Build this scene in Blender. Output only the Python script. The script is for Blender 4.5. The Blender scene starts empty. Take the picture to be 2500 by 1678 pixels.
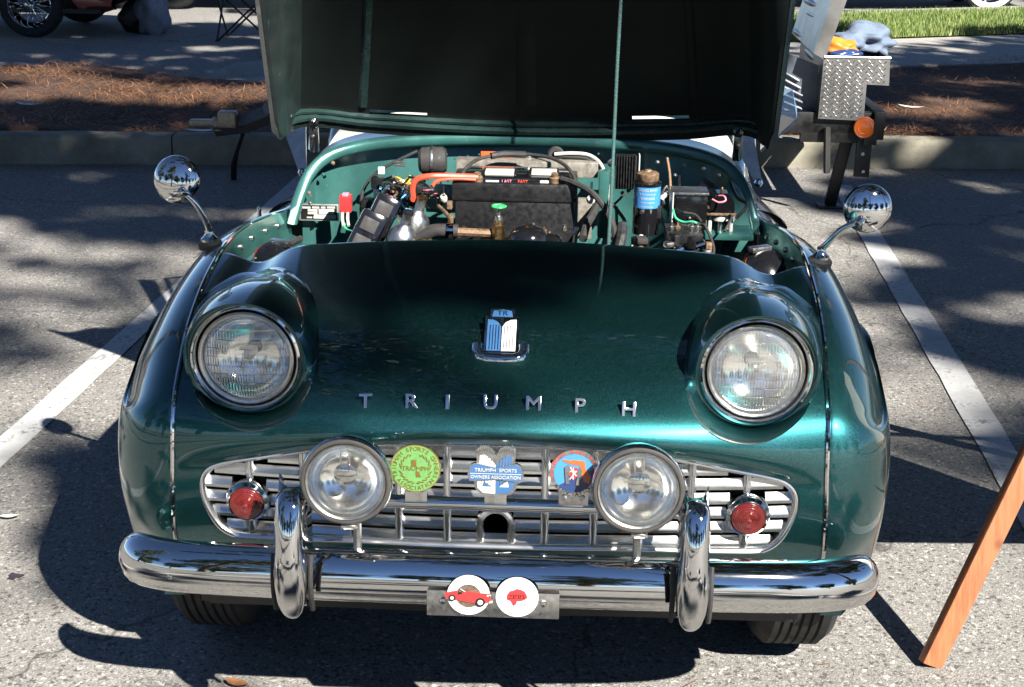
import bpy, bmesh, math, random
import numpy as np
from mathutils import Vector, Matrix
random.seed(7)
rng = np.random.default_rng(11)
scene = bpy.context.scene
COL = scene.collection
PI = math.pi

# ------------------------------------------------------------------ camera
# car coordinates: x to the picture's right, y away from the camera, z up; y=0 is the bumper's front
CAM = np.array([.1046, -2.0136, 1.541])
YAW, PITCH, ROLL, FOC = -.0377, .3323, .0132, 3400.0   # radians, focal length in photo pixels (2500 wide)
_f = np.array([math.sin(YAW)*math.cos(PITCH), math.cos(YAW)*math.cos(PITCH), -math.sin(PITCH)])
_r0 = np.array([math.cos(YAW), -math.sin(YAW), 0.0])
_u0 = np.cross(_r0, _f)
_r = _r0*math.cos(ROLL) + _u0*math.sin(ROLL)
_u = -_r0*math.sin(ROLL) + _u0*math.cos(ROLL)
cam_data = bpy.data.cameras.new('camera')
cam_data.sensor_width = 36.0
cam_data.lens = 36.0*FOC/2500.0
cam_data.clip_start = .05
cam_data.clip_end = 800
cam = bpy.data.objects.new('camera', cam_data)
COL.objects.link(cam)
cam.matrix_world = Matrix((( _r[0], _u[0], -_f[0], CAM[0]), (_r[1], _u[1], -_f[1], CAM[1]),
                           (_r[2], _u[2], -_f[2], CAM[2]), (0, 0, 0, 1)))
scene.camera = cam

# ------------------------------------------------------------------ sky, sun, exposure
SUN = Vector((.70, -.95, 1.0)).normalized()            # towards the sun
SUN_EL = math.asin(SUN.z)
SUN_AZ = math.atan2(SUN.x, SUN.y)                       # from +y, clockwise
world = bpy.data.worlds.new('World'); scene.world = world; world.use_nodes = True
wn = world.node_tree.nodes; wl = world.node_tree.links
bg = wn['Background']
sky = wn.new('ShaderNodeTexSky'); sky.sky_type = 'NISHITA'; sky.sun_disc = False
sky.sun_elevation = SUN_EL; sky.sun_rotation = SUN_AZ
sky.air_density = .55; sky.dust_density = .0; sky.ozone_density = 4.0; sky.altitude = 200
wl.new(sky.outputs[0], bg.inputs[0]); bg.inputs[1].default_value = .05
sl = bpy.data.lights.new('sun', 'SUN'); sl.energy = 5.0; sl.angle = math.radians(.53); sl.color = (1.0, .955, .885)
so = bpy.data.objects.new('sun', sl); COL.objects.link(so)
so.rotation_euler = SUN.to_track_quat('Z', 'Y').to_euler()
so.location = (6, -11, 10)
scene.view_settings.view_transform = 'Standard'
scene.view_settings.look = 'None'
scene.view_settings.exposure = 1.78
scene.view_settings.gamma = 1.0
scene.render.engine = 'CYCLES'
scene.cycles.use_denoising = True
scene.cycles.caustics_reflective = False
scene.cycles.caustics_refractive = False
scene.cycles.sample_clamp_indirect = 3.0
scene.cycles.max_bounces = 9
scene.cycles.transparent_max_bounces = 24
scene.cycles.blur_glossy = .3

# ------------------------------------------------------------------ helpers
PK = 2500/2336.0
def ray(px, py):
    d = _f*FOC + _r*(px*PK-1250) - _u*(py*PK-839)
    return d/np.linalg.norm(d)
def at(px, py, Y):
    """point at depth y=Y seen at a place in the photograph (2336 px wide copy)"""
    d = ray(px, py); return Vector(CAM + d*(Y-CAM[1])/d[1])
def gr(px, py, Z=0.0):
    d = ray(px, py); return Vector(CAM + d*(Z-CAM[2])/d[2])

def mk(name, verts, faces, mat, parent=None, smooth=True, autosmooth=None):
    me = bpy.data.meshes.new(name)
    me.from_pydata([tuple(v) for v in verts], [], [tuple(f) for f in faces])
    me.update()
    if mat is not None: me.materials.append(mat)
    return mko(name, me, parent, smooth, autosmooth)
def mko(name, me, parent=None, smooth=True, autosmooth=None):
    n = len(me.polygons)
    if n:
        me.polygons.foreach_set('use_smooth', [smooth]*n)
    if autosmooth is not None and smooth:
        me.set_sharp_from_angle(angle=math.radians(autosmooth))
    o = bpy.data.objects.new(name, me); COL.objects.link(o)
    if parent is not None: o.parent = parent
    return o
def empty(name, loc=(0, 0, 0)):
    o = bpy.data.objects.new(name, None); COL.objects.link(o); o.location = loc
    o.empty_display_size = .05
    return o
def tag(o, label=None, cat=None, group=None, kind=None):
    if label: o['label'] = label
    if cat: o['category'] = cat
    if group: o['group'] = group
    if kind: o['kind'] = kind
    return o
class MB:
    """collects shapes that make up ONE mesh object"""
    def __init__(s): s.v = []; s.f = []
    def add(s, v, f):
        b = len(s.v); s.v += [tuple(p) for p in v]; s.f += [tuple(i+b for i in q) for q in f]; return s
    def grid(s, P, cu=False, cv=False):
        P = np.asarray(P); nu, nv = P.shape[:2]
        f = []
        for i in range(nu if cu else nu-1):
            for j in range(nv if cv else nv-1):
                i2 = (i+1) % nu; j2 = (j+1) % nv
                f.append((i*nv+j, i2*nv+j, i2*nv+j2, i*nv+j2))
        return s.add(P.reshape(-1, 3), f)
    def box(s, c, d, M=None):
        c = Vector(c); d = Vector(d)/2
        v = [Vector((x*d.x, y*d.y, z*d.z)) for x in (-1, 1) for y in (-1, 1) for z in (-1, 1)]
        if M is not None: v = [M @ p for p in v]
        return s.add([c+p for p in v], [(0, 1, 3, 2), (4, 6, 7, 5), (0, 4, 5, 1), (2, 3, 7, 6), (0, 2, 6, 4), (1, 5, 7, 3)])
    def bbox(s, c, d, b=.004, M=None):
        """box with bevelled edges"""
        bm = bmesh.new(); bmesh.ops.create_cube(bm, size=1)
        for v in bm.verts: v.co = Vector((v.co.x*d[0], v.co.y*d[1], v.co.z*d[2]))
        bmesh.ops.bevel(bm, geom=list(bm.edges), offset=b, segments=2, profile=.6, affect='EDGES')
        return s.bm(bm, Matrix.Translation(Vector(c)) @ (M.to_4x4() if M is not None else Matrix()))
    def bm(s, bm, M=Matrix()):
        bm.verts.index_update()
        s.add([M @ v.co for v in bm.verts], [[v.index for v in f.verts] for f in bm.faces]); bm.free(); return s
    def tube(s, path, rad, n=10, cap=True, up=None, sx=1.0, sy=1.0):
        P = [Vector(p) for p in path]; m = len(P)
        R = rad if hasattr(rad, '__len__') else [rad]*m
        SX = sx if hasattr(sx, '__len__') else [sx]*m
        SY = sy if hasattr(sy, '__len__') else [sy]*m
        rings = []; a = None
        for i in range(m):
            t = (P[min(i+1, m-1)]-P[max(i-1, 0)]).normalized()
            if up is not None:
                a = t.cross(Vector(up)).normalized()
            elif a is None:
                a = t.cross(Vector((0, 0, 1)) if abs(t.z) < .9 else Vector((0, 1, 0))).normalized()
            else:
                a = (a - t*a.dot(t)).normalized()
            b = t.cross(a)
            rings.append([P[i] + a*(R[i]*SX[i]*math.cos(k*2*PI/n)) + b*(R[i]*SY[i]*math.sin(k*2*PI/n)) for k in range(n)])
        base = len(s.v)
        s.grid(np.array([[tuple(p) for p in r] for r in rings]), cv=True)
        if cap:
            s.f.append(tuple(base+k for k in range(n))[::1]); s.f.append(tuple(base+(m-1)*n+k for k in range(n))[::-1])
        return s
    def lathe(s, prof, c, axis, n=32, up=None, close=False):
        """prof: (radius, distance along axis)"""
        c = Vector(c); ax = Vector(axis).normalized()
        a = ax.cross(Vector(up) if up else (Vector((0, 0, 1)) if abs(ax.z) < .9 else Vector((0, 1, 0)))).normalized(); b = ax.cross(a)
        G = [[tuple(c + ax*d + (a*math.cos(k*2*PI/n)+b*math.sin(k*2*PI/n))*max(r, 1e-5)) for k in range(n)] for r, d in prof]
        s.grid(np.array(G), cv=True, cu=close); return s
    def prism(s, pts, O, ex, ey, ez, h):
        """polygon pts (2D) in plane ex,ey at O extruded by h along ez"""
        O, ex, ey, ez = map(Vector, (O, ex, ey, ez)); n = len(pts)
        v = [O+ex*p[0]+ey*p[1] for p in pts]; v += [p+ez*h for p in v]
        s.add(v, [tuple(range(n))[::-1], tuple(range(n, 2*n))] + [(i, (i+1) % n, n+(i+1) % n, n+i) for i in range(n)]); return s
    def obj(s, name, mat, parent=None, smooth=True, angle=35):
        return mk(name, s.v, s.f, mat, parent, smooth, angle)

def cr(pts, n):
    """Catmull-Rom through points, n samples"""
    P = np.array([tuple(p) for p in pts], float)
    d = np.r_[0, np.cumsum(np.linalg.norm(np.diff(P, axis=0), axis=1)**.7)]
    return crt(P, d, np.linspace(0, d[-1], n))
def crt(P, d, t):
    P = np.asarray(P, float); m = len(P)
    T = np.zeros_like(P)
    T[1:-1] = (P[2:]-P[:-2])/(d[2:]-d[:-2])[:, None]
    T[0] = (P[1]-P[0])/(d[1]-d[0]); T[-1] = (P[-1]-P[-2])/(d[-1]-d[-2])
    k = np.clip(np.searchsorted(d, t, side='right')-1, 0, m-2)
    h = (d[k+1]-d[k]); u = (t-d[k])/h
    h00 = 2*u**3-3*u**2+1; h10 = u**3-2*u**2+u; h01 = -2*u**3+3*u**2; h11 = u**3-u**2
    return h00[:, None]*P[k]+(h10*h)[:, None]*T[k]+h01[:, None]*P[k+1]+(h11*h)[:, None]*T[k+1]

# ------------------------------------------------------------------ materials
MATS = {}
class NT:
    def __init__(s, name):
        m = bpy.data.materials.new(name); m.use_nodes = True
        s.m = m; s.n = m.node_tree.nodes; s.l = m.node_tree.links; s.p = s.n['Principled BSDF']; MATS[name] = m
    def node(s, t, **kw):
        n = s.n.new(t)
        for k, v in kw.items():
            if k in n.inputs: n.inputs[k].default_value = v
            else: setattr(n, k, v)
        return n
    def link(s, a, b): s.l.new(a, b); return s
    def set(s, **kw):
        for k, v in kw.items(): s.p.inputs[k.replace('_', ' ')].default_value = v
        return s
    def coords(s, kind='Object'):
        return s.node('ShaderNodeTexCoord').outputs[kind]
    def noise(s, scale, detail=4, rough=.55, vec=None, **kw):
        n = s.node('ShaderNodeTexNoise'); n.inputs['Scale'].default_value = scale
        n.inputs['Detail'].default_value = detail; n.inputs['Roughness'].default_value = rough
        for k, v in kw.items(): n.inputs[k].default_value = v
        if vec is not None: s.l.new(vec, n.inputs['Vector'])
        return n
    def ramp(s, fac, stops):
        r = s.node('ShaderNodeValToRGB'); e = r.color_ramp.elements
        while len(e) < len(stops): e.new(.5)
        for i, (p, c) in enumerate(stops):
            e[i].position = p; e[i].color = c if len(c) == 4 else (*c, 1)
        s.l.new(fac, r.inputs[0]); return r.outputs[0]
    def mix(s, fac, a, b, mode='MIX'):
        n = s.node('ShaderNodeMix', data_type='RGBA', blend_type=mode)
        for sock, v in ((n.inputs[0], fac), (n.inputs[6], a), (n.inputs[7], b)):
            if hasattr(v, 'is_linked'): s.l.new(v, sock)
            elif isinstance(v, (int, float)): sock.default_value = v
            else: sock.default_value = (*v, 1) if len(v) == 3 else v
        return n.outputs[2]
    def bump(s, h, strength=.3, dist=.01):
        b = s.node('ShaderNodeBump'); b.inputs['Strength'].default_value = strength; b.inputs['Distance'].default_value = dist
        s.l.new(h, b.inputs['Height']); s.l.new(b.outputs[0], s.p.inputs['Normal']); return b
def plain(name, col, rough=.5, metal=0.0, coat=0.0, var=.12, vs=40, bump=0.0, spec=.5):
    """surface with slight uneven colour and sheen"""
    t = NT(name); t.set(Roughness=rough, Metallic=metal, Coat_Weight=coat, Coat_Roughness=.05)
    t.p.inputs['Specular IOR Level'].default_value = spec
    co = t.coords(); nz = t.noise(vs, 5, .6, co)
    c2 = tuple(min(1, c*(1+var)) for c in col); c1 = tuple(c*(1-var) for c in col)
    t.link(t.ramp(nz.outputs[0], [(.3, c1), (.7, c2)]), t.p.inputs['Base Color'])
    rr = t.node('ShaderNodeMapRange'); t.link(nz.outputs[0], rr.inputs[0])
    rr.inputs[1].default_value = .3; rr.inputs[2].default_value = .7
    rr.inputs[3].default_value = max(.02, rough*(1-var)); rr.inputs[4].default_value = min(1, rough*(1+var))
    t.link(rr.outputs[0], t.p.inputs['Roughness'])
    if bump: t.bump(nz.outputs[0], bump, .004)
    return t.m
# metallic green paint under clear coat
t = NT('green_paint'); co = t.coords()
vo = t.node('ShaderNodeTexVoronoi', feature='F1'); vo.inputs['Scale'].default_value = 2600; t.link(co, vo.inputs['Vector'])
fl = t.ramp(vo.outputs['Color'], [(.0, (.008, .054, .058)), (.7, (.012, .077, .082)), (1, (.08, .25, .26))])
t.link(fl, t.p.inputs['Base Color'])
sg = t.node('ShaderNodeSeparateColor'); t.link(vo.outputs['Color'], sg.inputs[0]); t.link(t.ramp(sg.outputs[1], [(0, (.28,)*3), (.6, (.39,)*3), (1, (.58,)*3)]), t.p.inputs['Roughness'])
t.set(Metallic=1.0, Roughness=.46, Coat_Weight=1.0, Coat_Roughness=.012, Coat_IOR=1.55)
GREEN = t.m
t = NT('inner_green_paint'); co = t.coords(); nz = t.noise(14, 6, .65, co); sp = t.noise(90, 3, .6, co)
c = t.ramp(nz.outputs[0], [(.3, (.026, .10, .09)), (.7, (.045, .145, .132))])
c = t.mix(t.ramp(sp.outputs[0], [(.68, (0, 0, 0)), (.76, (1, 1, 1))]), c, (.16, .2, .18))
t.link(c, t.p.inputs['Base Color']); t.set(Metallic=.35, Roughness=.3, Coat_Weight=.5, Coat_Roughness=.12); t.bump(nz.outputs[0], .12, .01)
GREEN_IN = t.m
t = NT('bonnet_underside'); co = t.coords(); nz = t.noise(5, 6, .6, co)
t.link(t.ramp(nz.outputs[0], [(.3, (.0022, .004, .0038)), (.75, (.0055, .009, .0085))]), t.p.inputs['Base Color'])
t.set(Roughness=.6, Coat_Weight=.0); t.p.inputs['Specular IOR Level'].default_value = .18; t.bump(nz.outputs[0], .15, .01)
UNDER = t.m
# chrome with fine pitting
t = NT('chrome'); co = t.coords(); nz = t.noise(420, 3, .5, co); n2 = t.noise(9, 4, .6, co)
t.link(t.ramp(nz.outputs[0], [(.24, (.30, .29, .27)), (.30, (.56, .56, .555))]), t.p.inputs['Base Color'])
t.link(t.ramp(n2.outputs[0], [(.3, (.025,)*3), (.8, (.07,)*3)]), t.p.inputs['Roughness'])
t.set(Metallic=1.0); t.bump(n2.outputs[0], .05, .004)
CHROME = t.m
t = NT('grille_metal'); co = t.coords(); nz = t.noise(14, 3, .5, co)
t.link(t.ramp(nz.outputs[0], [(.3, (.74, .74, .73)), (.7, (.84, .84, .83))]), t.p.inputs['Base Color'])
t.link(t.ramp(nz.outputs[0], [(.35, (.25,)*3), (.75, (.17,)*3)]), t.p.inputs['Roughness']); t.set(Metallic=1.0); t.bump(nz.outputs[0], .05, .003)
GRILLE = t.m
BRUSHED = plain('brushed_steel', (.50, .49, .47), .34, 1.0, var=.2, vs=120)
ALU = plain('dull_aluminium', (.55, .55, .54), .36, 1.0, var=.2, vs=60)
BLACK = plain('black_plastic', (.007, .007, .0075), .42, var=.3, vs=80)
BLACKG = plain('black_gloss', (.006, .006, .007), .12, coat=.6, var=.2)
RUBBER = plain('rubber', (.022, .021, .02), .75, var=.3, vs=60, bump=.1)
TYRE = plain('tyre_rubber', (.009, .0088, .0085), .8, var=.25, vs=30, bump=.15)
GREYRIM = plain('grey_rubber', (.042, .039, .035), .55, var=.15)
WHITE = plain('white_enamel', (.72, .71, .68), .3, coat=.3, var=.04)
RED = plain('red_enamel', (.46, .03, .03), .3, coat=.4, var=.08)
ORANGE = plain('orange_plastic', (.75, .17, .02), .35, var=.1)
YELLOW = plain('yellow_wire', (.72, .55, .04), .4, var=.1)
REDW = plain('red_cable', (.65, .07, .035), .4, var=.15)
GREENW = plain('green_wire', (.04, .38, .2), .4, var=.1)
BLUEW = plain('blue_wire', (.15, .42, .65), .4, var=.1)
GREENT = plain('green_tap', (.03, .42, .10), .35, var=.25, vs=200)
PINKW = plain('pink_wire', (.65, .2, .26), .4, var=.1)
BRASS = plain('brass', (.36, .24, .11), .35, 1.0, var=.25, vs=150)
COPPER = plain('rusty_steel', (.20, .13, .08), .6, .6, var=.4, vs=120)
GOLD = plain('gold', (.85, .58, .16), .22, 1.0, var=.1)
CREAM = plain('cream_plastic', (.42, .42, .38), .4, var=.1)
SKYB = plain('sky_blue_enamel', (.045, .20, .46), .22, coat=.5, var=.05)
NAVY = plain('navy_enamel', (.02, .04, .12), .25, coat=.5, var=.05)
BENAMEL = plain('badge_blue', (.045, .13, .29), .2, .2, coat=.6, var=.08)
OENAMEL = plain('orange_enamel', (.60, .10, .02), .25, coat=.5, var=.05)
GENAMEL = plain('green_enamel', (.13, .30, .09), .25, .25, coat=.6, var=.12, vs=150)
def lensglass(name, col=(1, 1, 1), gloss=.16, rough=.03, haze=0.0):
    t = NT(name); n = t.n
    tr = n.new('ShaderNodeBsdfTransparent'); tr.inputs[0].default_value = (*col, 1)
    gl = n.new('ShaderNodeBsdfGlossy'); gl.inputs[1].default_value = rough
    fr = n.new('ShaderNodeFresnel'); fr.inputs[0].default_value = 1.5
    ad = n.new('ShaderNodeMath'); ad.operation = 'ADD'; ad.inputs[1].default_value = gloss; ad.use_clamp = True
    mx = n.new('ShaderNodeMixShader'); t.link(fr.outputs[0], ad.inputs[0]); t.link(ad.outputs[0], mx.inputs[0])
    t.link(tr.outputs[0], mx.inputs[1]); t.link(gl.outputs[0], mx.inputs[2])
    out = n['Material Output']; last = mx.outputs[0]
    if haze:
        df = n.new('ShaderNodeBsdfDiffuse'); df.inputs[0].default_value = (.75, .74, .70, 1); m2 = n.new('ShaderNodeMixShader'); m2.inputs[0].default_value = haze  # white diffuse layer imitating light scattered in the lens
        t.link(last, m2.inputs[1]); t.link(df.outputs[0], m2.inputs[2]); last = m2.outputs[0]
    t.l.new(last, out.inputs[0]); n.remove(t.p)
    return t.m
VOID = plain('matt_black', (.0025, .0025, .0026), .9, var=.2, spec=.1)
SATIN = plain('satin_chrome', (.55, .55, .545), .16, 1.0, var=.05)
GLASS = lensglass('lens_glass', (.97, .97, .95), .06, .02, .03)
FLUTE = lensglass('fluted_glass', (.95, .95, .92), .16, .035, .09)
PERSPEX = lensglass('clouded_perspex', (.55, .58, .60), .10, .12)
t = NT('reflector'); co = t.coords(); nz = t.noise(25, 3, .5, co); t.set(Metallic=1.0, Roughness=.13); t.p.inputs['Base Color'].default_value = (.86, .86, .83, 1); t.bump(nz.outputs[0], .10, .008)
REFLECT = t.m
t = NT('amber_red_lens'); t.set(Roughness=.12, Transmission_Weight=.45, IOR=1.45, Coat_Weight=.8); t.p.inputs['Base Color'].default_value = (.17, .016, .012, 1); t.p.inputs['Subsurface Weight'].default_value = 0
REDLENS = t.m
# ------------------------------------------------------------------ the setting
KD = Vector((math.cos(math.radians(4.5)), math.sin(math.radians(4.5)), 0))     # along the kerb
KN = Vector((-KD.y, KD.x, 0))                                                  # away from the car park
KO = Vector((0, 5.375, 0))
def kp(a, b, z=0.0): return KO + KD*a + KN*b + Vector((0, 0, z))

t = NT('asphalt'); co = t.coords()
n1 = t.noise(1.1, 5, .6, co); n2 = t.noise(260, 2, .6, co)
vo = t.node('ShaderNodeTexVoronoi', feature='F1'); vo.inputs['Scale'].default_value = 290; t.link(co, vo.inputs['Vector'])
vb = t.node('ShaderNodeTexVoronoi', feature='F1'); vb.inputs['Scale'].default_value = 135; t.link(co, vb.inputs['Vector'])
base = t.ramp(n1.outputs[0], [(.28, (.148, .141, .129)), (.72, (.206, .196, .180))])
sv = t.node('ShaderNodeSeparateColor'); t.link(vo.outputs['Color'], sv.inputs[0])
sb = t.node('ShaderNodeSeparateColor'); t.link(vb.outputs['Color'], sb.inputs[0])
c = t.mix(t.ramp(sv.outputs[0], [(.70, (0, 0, 0)), (.95, (.7,)*3)]), base, (.34, .325, .295))
c = t.mix(t.ramp(sv.outputs[1], [(.72, (0, 0, 0)), (.92, (.75,)*3)]), c, (.075, .07, .065))
c = t.mix(t.ramp(sb.outputs[0], [(.84, (0, 0, 0)), (.93, (.8,)*3)]), c, (.05, .046, .043))
c = t.mix(t.ramp(sb.outputs[1], [(.93, (0, 0, 0)), (.98, (.6,)*3)]), c, (.46, .44, .40))
st = t.noise(1.7, 4, .55, co, Distortion=.8)
c = t.mix(t.ramp(st.outputs[0], [(.60, (0, 0, 0)), (.78, (.30,)*3)]), c, (.10, .085, .07))
ds = t.noise(2.3, 4, .6, co); wv = t.node('ShaderNodeVectorMath', operation='MULTIPLY_ADD'); t.link(ds.outputs['Color'], wv.inputs[0]); wv.inputs[1].default_value = (.5, .5, 0); t.link(co, wv.inputs[2])
ck = t.node('ShaderNodeTexVoronoi', feature='DISTANCE_TO_EDGE'); ck.inputs['Scale'].default_value = .55; t.link(wv.outputs[0], ck.inputs['Vector'])
c = t.mix(t.ramp(ck.outputs['Distance'], [(.0, (.75,)*3), (.0035, (0,)*3)]), c, (.03, .028, .026))
t.link(c, t.p.inputs['Base Color']); t.set(Roughness=.85)
hm = t.node('ShaderNodeMath', operation='ADD'); t.link(n2.outputs[0], hm.inputs[0]); t.link(vo.outputs['Distance'], hm.inputs[1])
t.bump(hm.outputs[0], .35, .004)
ASPHALT = t.m
t = NT('line_paint'); co = t.coords(); nz = t.noise(70, 6, .7, co); n2 = t.noise(9, 4, .6, co)
c = t.ramp(n2.outputs[0], [(.3, (.36, .36, .355)), (.7, (.52, .515, .50))])
mm = t.node('ShaderNodeMath', operation='MULTIPLY'); t.link(nz.outputs[0], mm.inputs[0]); t.link(n2.outputs[0], mm.inputs[1])
c = t.mix(t.ramp(mm.outputs[0], [(.28, (0, 0, 0)), (.37, (.8,)*3)]), c, (.12, .115, .11))
t.link(c, t.p.inputs['Base Color']); t.set(Roughness=.7); t.bump(nz.outputs[0], .4, .003)
PAINT = t.m
t = NT('concrete'); co = t.coords(); nz = t.noise(7, 8, .65, co); n2 = t.noise(150, 3, .6, co)
c = t.ramp(nz.outputs[0], [(.25, (.20, .19, .17)), (.75, (.33, .315, .285))])
t.link(c, t.p.inputs['Base Color']); t.set(Roughness=.85); t.bump(n2.outputs[0], .35, .004)
CONCRETE = t.m
t = NT('kerb_concrete'); co = t.coords(); nz = t.noise(4, 8, .7, co); n2 = t.noise(110, 3, .6, co)
c = t.ramp(nz.outputs[0], [(.25, (.11, .10, .075)), (.5, (.20, .185, .14)), (.75, (.31, .29, .235))])
t.link(c, t.p.inputs['Base Color']); t.set(Roughness=.88); t.bump(n2.outputs[0], .4, .004)
KERB = t.m
t = NT('bed_soil'); co = t.coords(); nz = t.noise(6, 8, .7, co); n2 = t.noise(45, 5, .7, co)
c = t.ramp(nz.outputs[0], [(.3, (.030, .016, .010)), (.6, (.085, .040, .019)), (.8, (.14, .066, .030))])
t.link(c, t.p.inputs['Base Color']); t.set(Roughness=.95); t.bump(n2.outputs[0], .9, .03)
SOIL = t.m
t = NT('pine_needle'); oi = t.node('ShaderNodeNewGeometry'); 
t.link(t.ramp(oi.outputs['Random Per Island'], [(0, (.06, .025, .010)), (.5, (.14, .058, .022)), (.85, (.22, .10, .038)), (1, (.30, .17, .075))]), t.p.inputs['Base Color']); t.set(Roughness=.7)
NEEDLE = t.m
t = NT('lawn_soil'); co = t.coords(); nz = t.noise(30, 5, .6, co)
t.link(t.ramp(nz.outputs[0], [(.3, (.06, .09, .02)), (.7, (.13, .17, .045))]), t.p.inputs['Base Color']); t.set(Roughness=.9)
LAWN = t.m
t = NT('grass_blade'); oi = t.node('ShaderNodeNewGeometry')
t.link(t.ramp(oi.outputs['Random Per Island'], [(0, (.05, .09, .015)), (.6, (.12, .18, .035)), (1, (.24, .26, .08))]), t.p.inputs['Base Color']); t.set(Roughness=.6)
GRASS = t.m

def sheet(name, pts, z, mat, nz=None):
    return tag(mk(name, [(p[0], p[1], z) for p in pts], [tuple(range(len(pts)))], mat, None, False), kind='structure')
sheet('car_park_asphalt', [(-160, -160), (160, -160), (160, 160), (-160, 160)], 0, ASPHALT)
def strip(name, p, q, w, z, label=None):
    p = Vector((*p, 0)); q = Vector((*q, 0)); d = (q-p).normalized(); nn = Vector((d.y, -d.x, 0))*w/2
    # slightly ragged edges
    m = 60; L = []
    for i in range(m+1):
        c = p+(q-p)*(i/m); j1 = random.uniform(-.0025, .0025); j2 = random.uniform(-.0025, .0025)
        L.append([tuple(c-nn*(1+j1/w*2)+Vector((0, 0, z))), tuple(c+nn*(1+j2/w*2)+Vector((0, 0, z)))])
    b = MB().grid(np.array(L)); o = b.obj(name, PAINT, None, False, None); tag(o, kind='structure'); return o
LD = (math.sin(math.radians(3.0)), math.cos(math.radians(3.0)))
def lp(x, y, t): return (x+LD[0]*t, y+LD[1]*t)
strip('parking_line', lp(-1.412, 1.568, -4.5), lp(-1.412, 1.568, 3.55), .092, .004)
strip('parking_line', lp(1.325, 1.462, -4.5), lp(1.325, 1.462, 3.6), .100, .004)
# second stroke of the line on the left, wider patch near the kerb
strip('parking_line', lp(4.06, 1.462, -4.5), lp(4.06, 1.462, 3.6), .104, .004)
strip('parking_line', lp(-4.14, 1.568, -4.5), lp(-4.14, 1.568, 3.5), .104, .004)

# kerb in cast lengths with rounded nose
def kerb_piece(a0, a1):
    prof = [(0, -.05), (0, .12), (.006, .138), (.018, .148), (.035, .152), (.13, .152), (.15, .15), (.15, -.05)]
    m = max(2, int((a1-a0)/.15)); G = []
    for i in range(m+1):
        a = a0+(a1-a0)*i/m; e = .004*math.sin(a*7)+.003*math.sin(a*17)
        G.append([tuple(kp(a, b+e, z)) for b, z in prof])
    b = MB().grid(np.array(G)); n = len(prof)
    b.f.append(tuple(range(n))); b.f.append(tuple(m*n+k for k in range(n))[::-1])
    return b
kerb = empty('kerb', tuple(KO)); tag(kerb, kind='structure')
a = -13.0
cuts = [-13, -10.6, -8.2, -5.7, -1.99, .45, 2.9, 5.4, 7.9, 10.4, 13]
for i in range(len(cuts)-1):
    o = kerb_piece(cuts[i]+.004, cuts[i+1]-.004).obj('kerb_stone', KERB, None, True, 50)
    o.parent = kerb; o.matrix_parent_inverse = Matrix.Translation(-KO)

# planting bed, slightly mounded
def bedh(a, b): return .135 + .03*math.sin(a*1.3+b)*math.sin(b*2.1) + .02*math.sin(a*3.7)
G = []
def bed_far(a): return float(np.interp(a, [-12, -3.4, -2.7, -1.75, 0, 4, 12], [2.55, 2.66, 2.45, 2.07, 2.42, 3.30, 5.0]))
def path_far(a): return 2.42+.22*a+1.30+.10*a
for i in range(121):
    a = -12+24*i/120
    G.append([tuple(kp(a, .15+(bed_far(a)-.15)*j/24, bedh(a, .15+(bed_far(a)-.15)*j/24) if 0 < j < 24 else .13)) for j in range(25)])
tag(MB().grid(np.array(G)).obj('planting_bed', SOIL, None, True, None), kind='structure')
# needles and litter
V = []; Fc = []
def needle(p, L, ang, tilt, w):
    d = Vector((math.cos(ang)*math.cos(tilt), math.sin(ang)*math.cos(tilt), math.sin(tilt)))
    s = Vector((-math.sin(ang), math.cos(ang), 0))*w
    b = len(V); mid = p+d*L*.5+Vector((0, 0, L*.05))
    V.extend([tuple(p-s), tuple(p+s), tuple(mid+s), tuple(mid-s), tuple(p+d*L)])
    Fc.extend([(b, b+1, b+2, b+3), (b+3, b+2, b+4)])
for i in range(72000):
    a = random.uniform(-4.6, 4.6); bb = random.uniform(.1, bed_far(a))
    # tufts
    if math.sin(a*2.1+math.sin(bb*3))*math.cos(bb*2.3+a) < random.uniform(-1.1, .75): continue
    p = kp(a, bb, bedh(a, bb)+random.uniform(.0, .03))
    needle(p, random.uniform(.06, .15), random.uniform(0, 2*PI), random.uniform(-.05, .30), random.uniform(.0009, .0018))
for i in range(700):      # some blown over the kerb and car park
    a = random.uniform(-5, 5); bb = random.choice([random.uniform(-.12, .0), random.uniform(.0, .15)])
    p = kp(a, bb, .155 if bb > .0 else .006)
    needle(p, random.uniform(.05, .11), random.uniform(0, 2*PI), 0.0, .0014)
for i in range(420):      # stray needles on the asphalt
    p = Vector((random.uniform(-2.6, 2.6), random.uniform(.2, 5.2), .006)); needle(p, random.uniform(.03, .09), random.uniform(0, 2*PI), 0.0, random.uniform(.0007, .0013))
tag(mk('pine_needle_litter', V, Fc, NEEDLE, None, False), 'rust brown fallen pine needles covering the planting bed', 'pine needles', kind='stuff')

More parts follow.
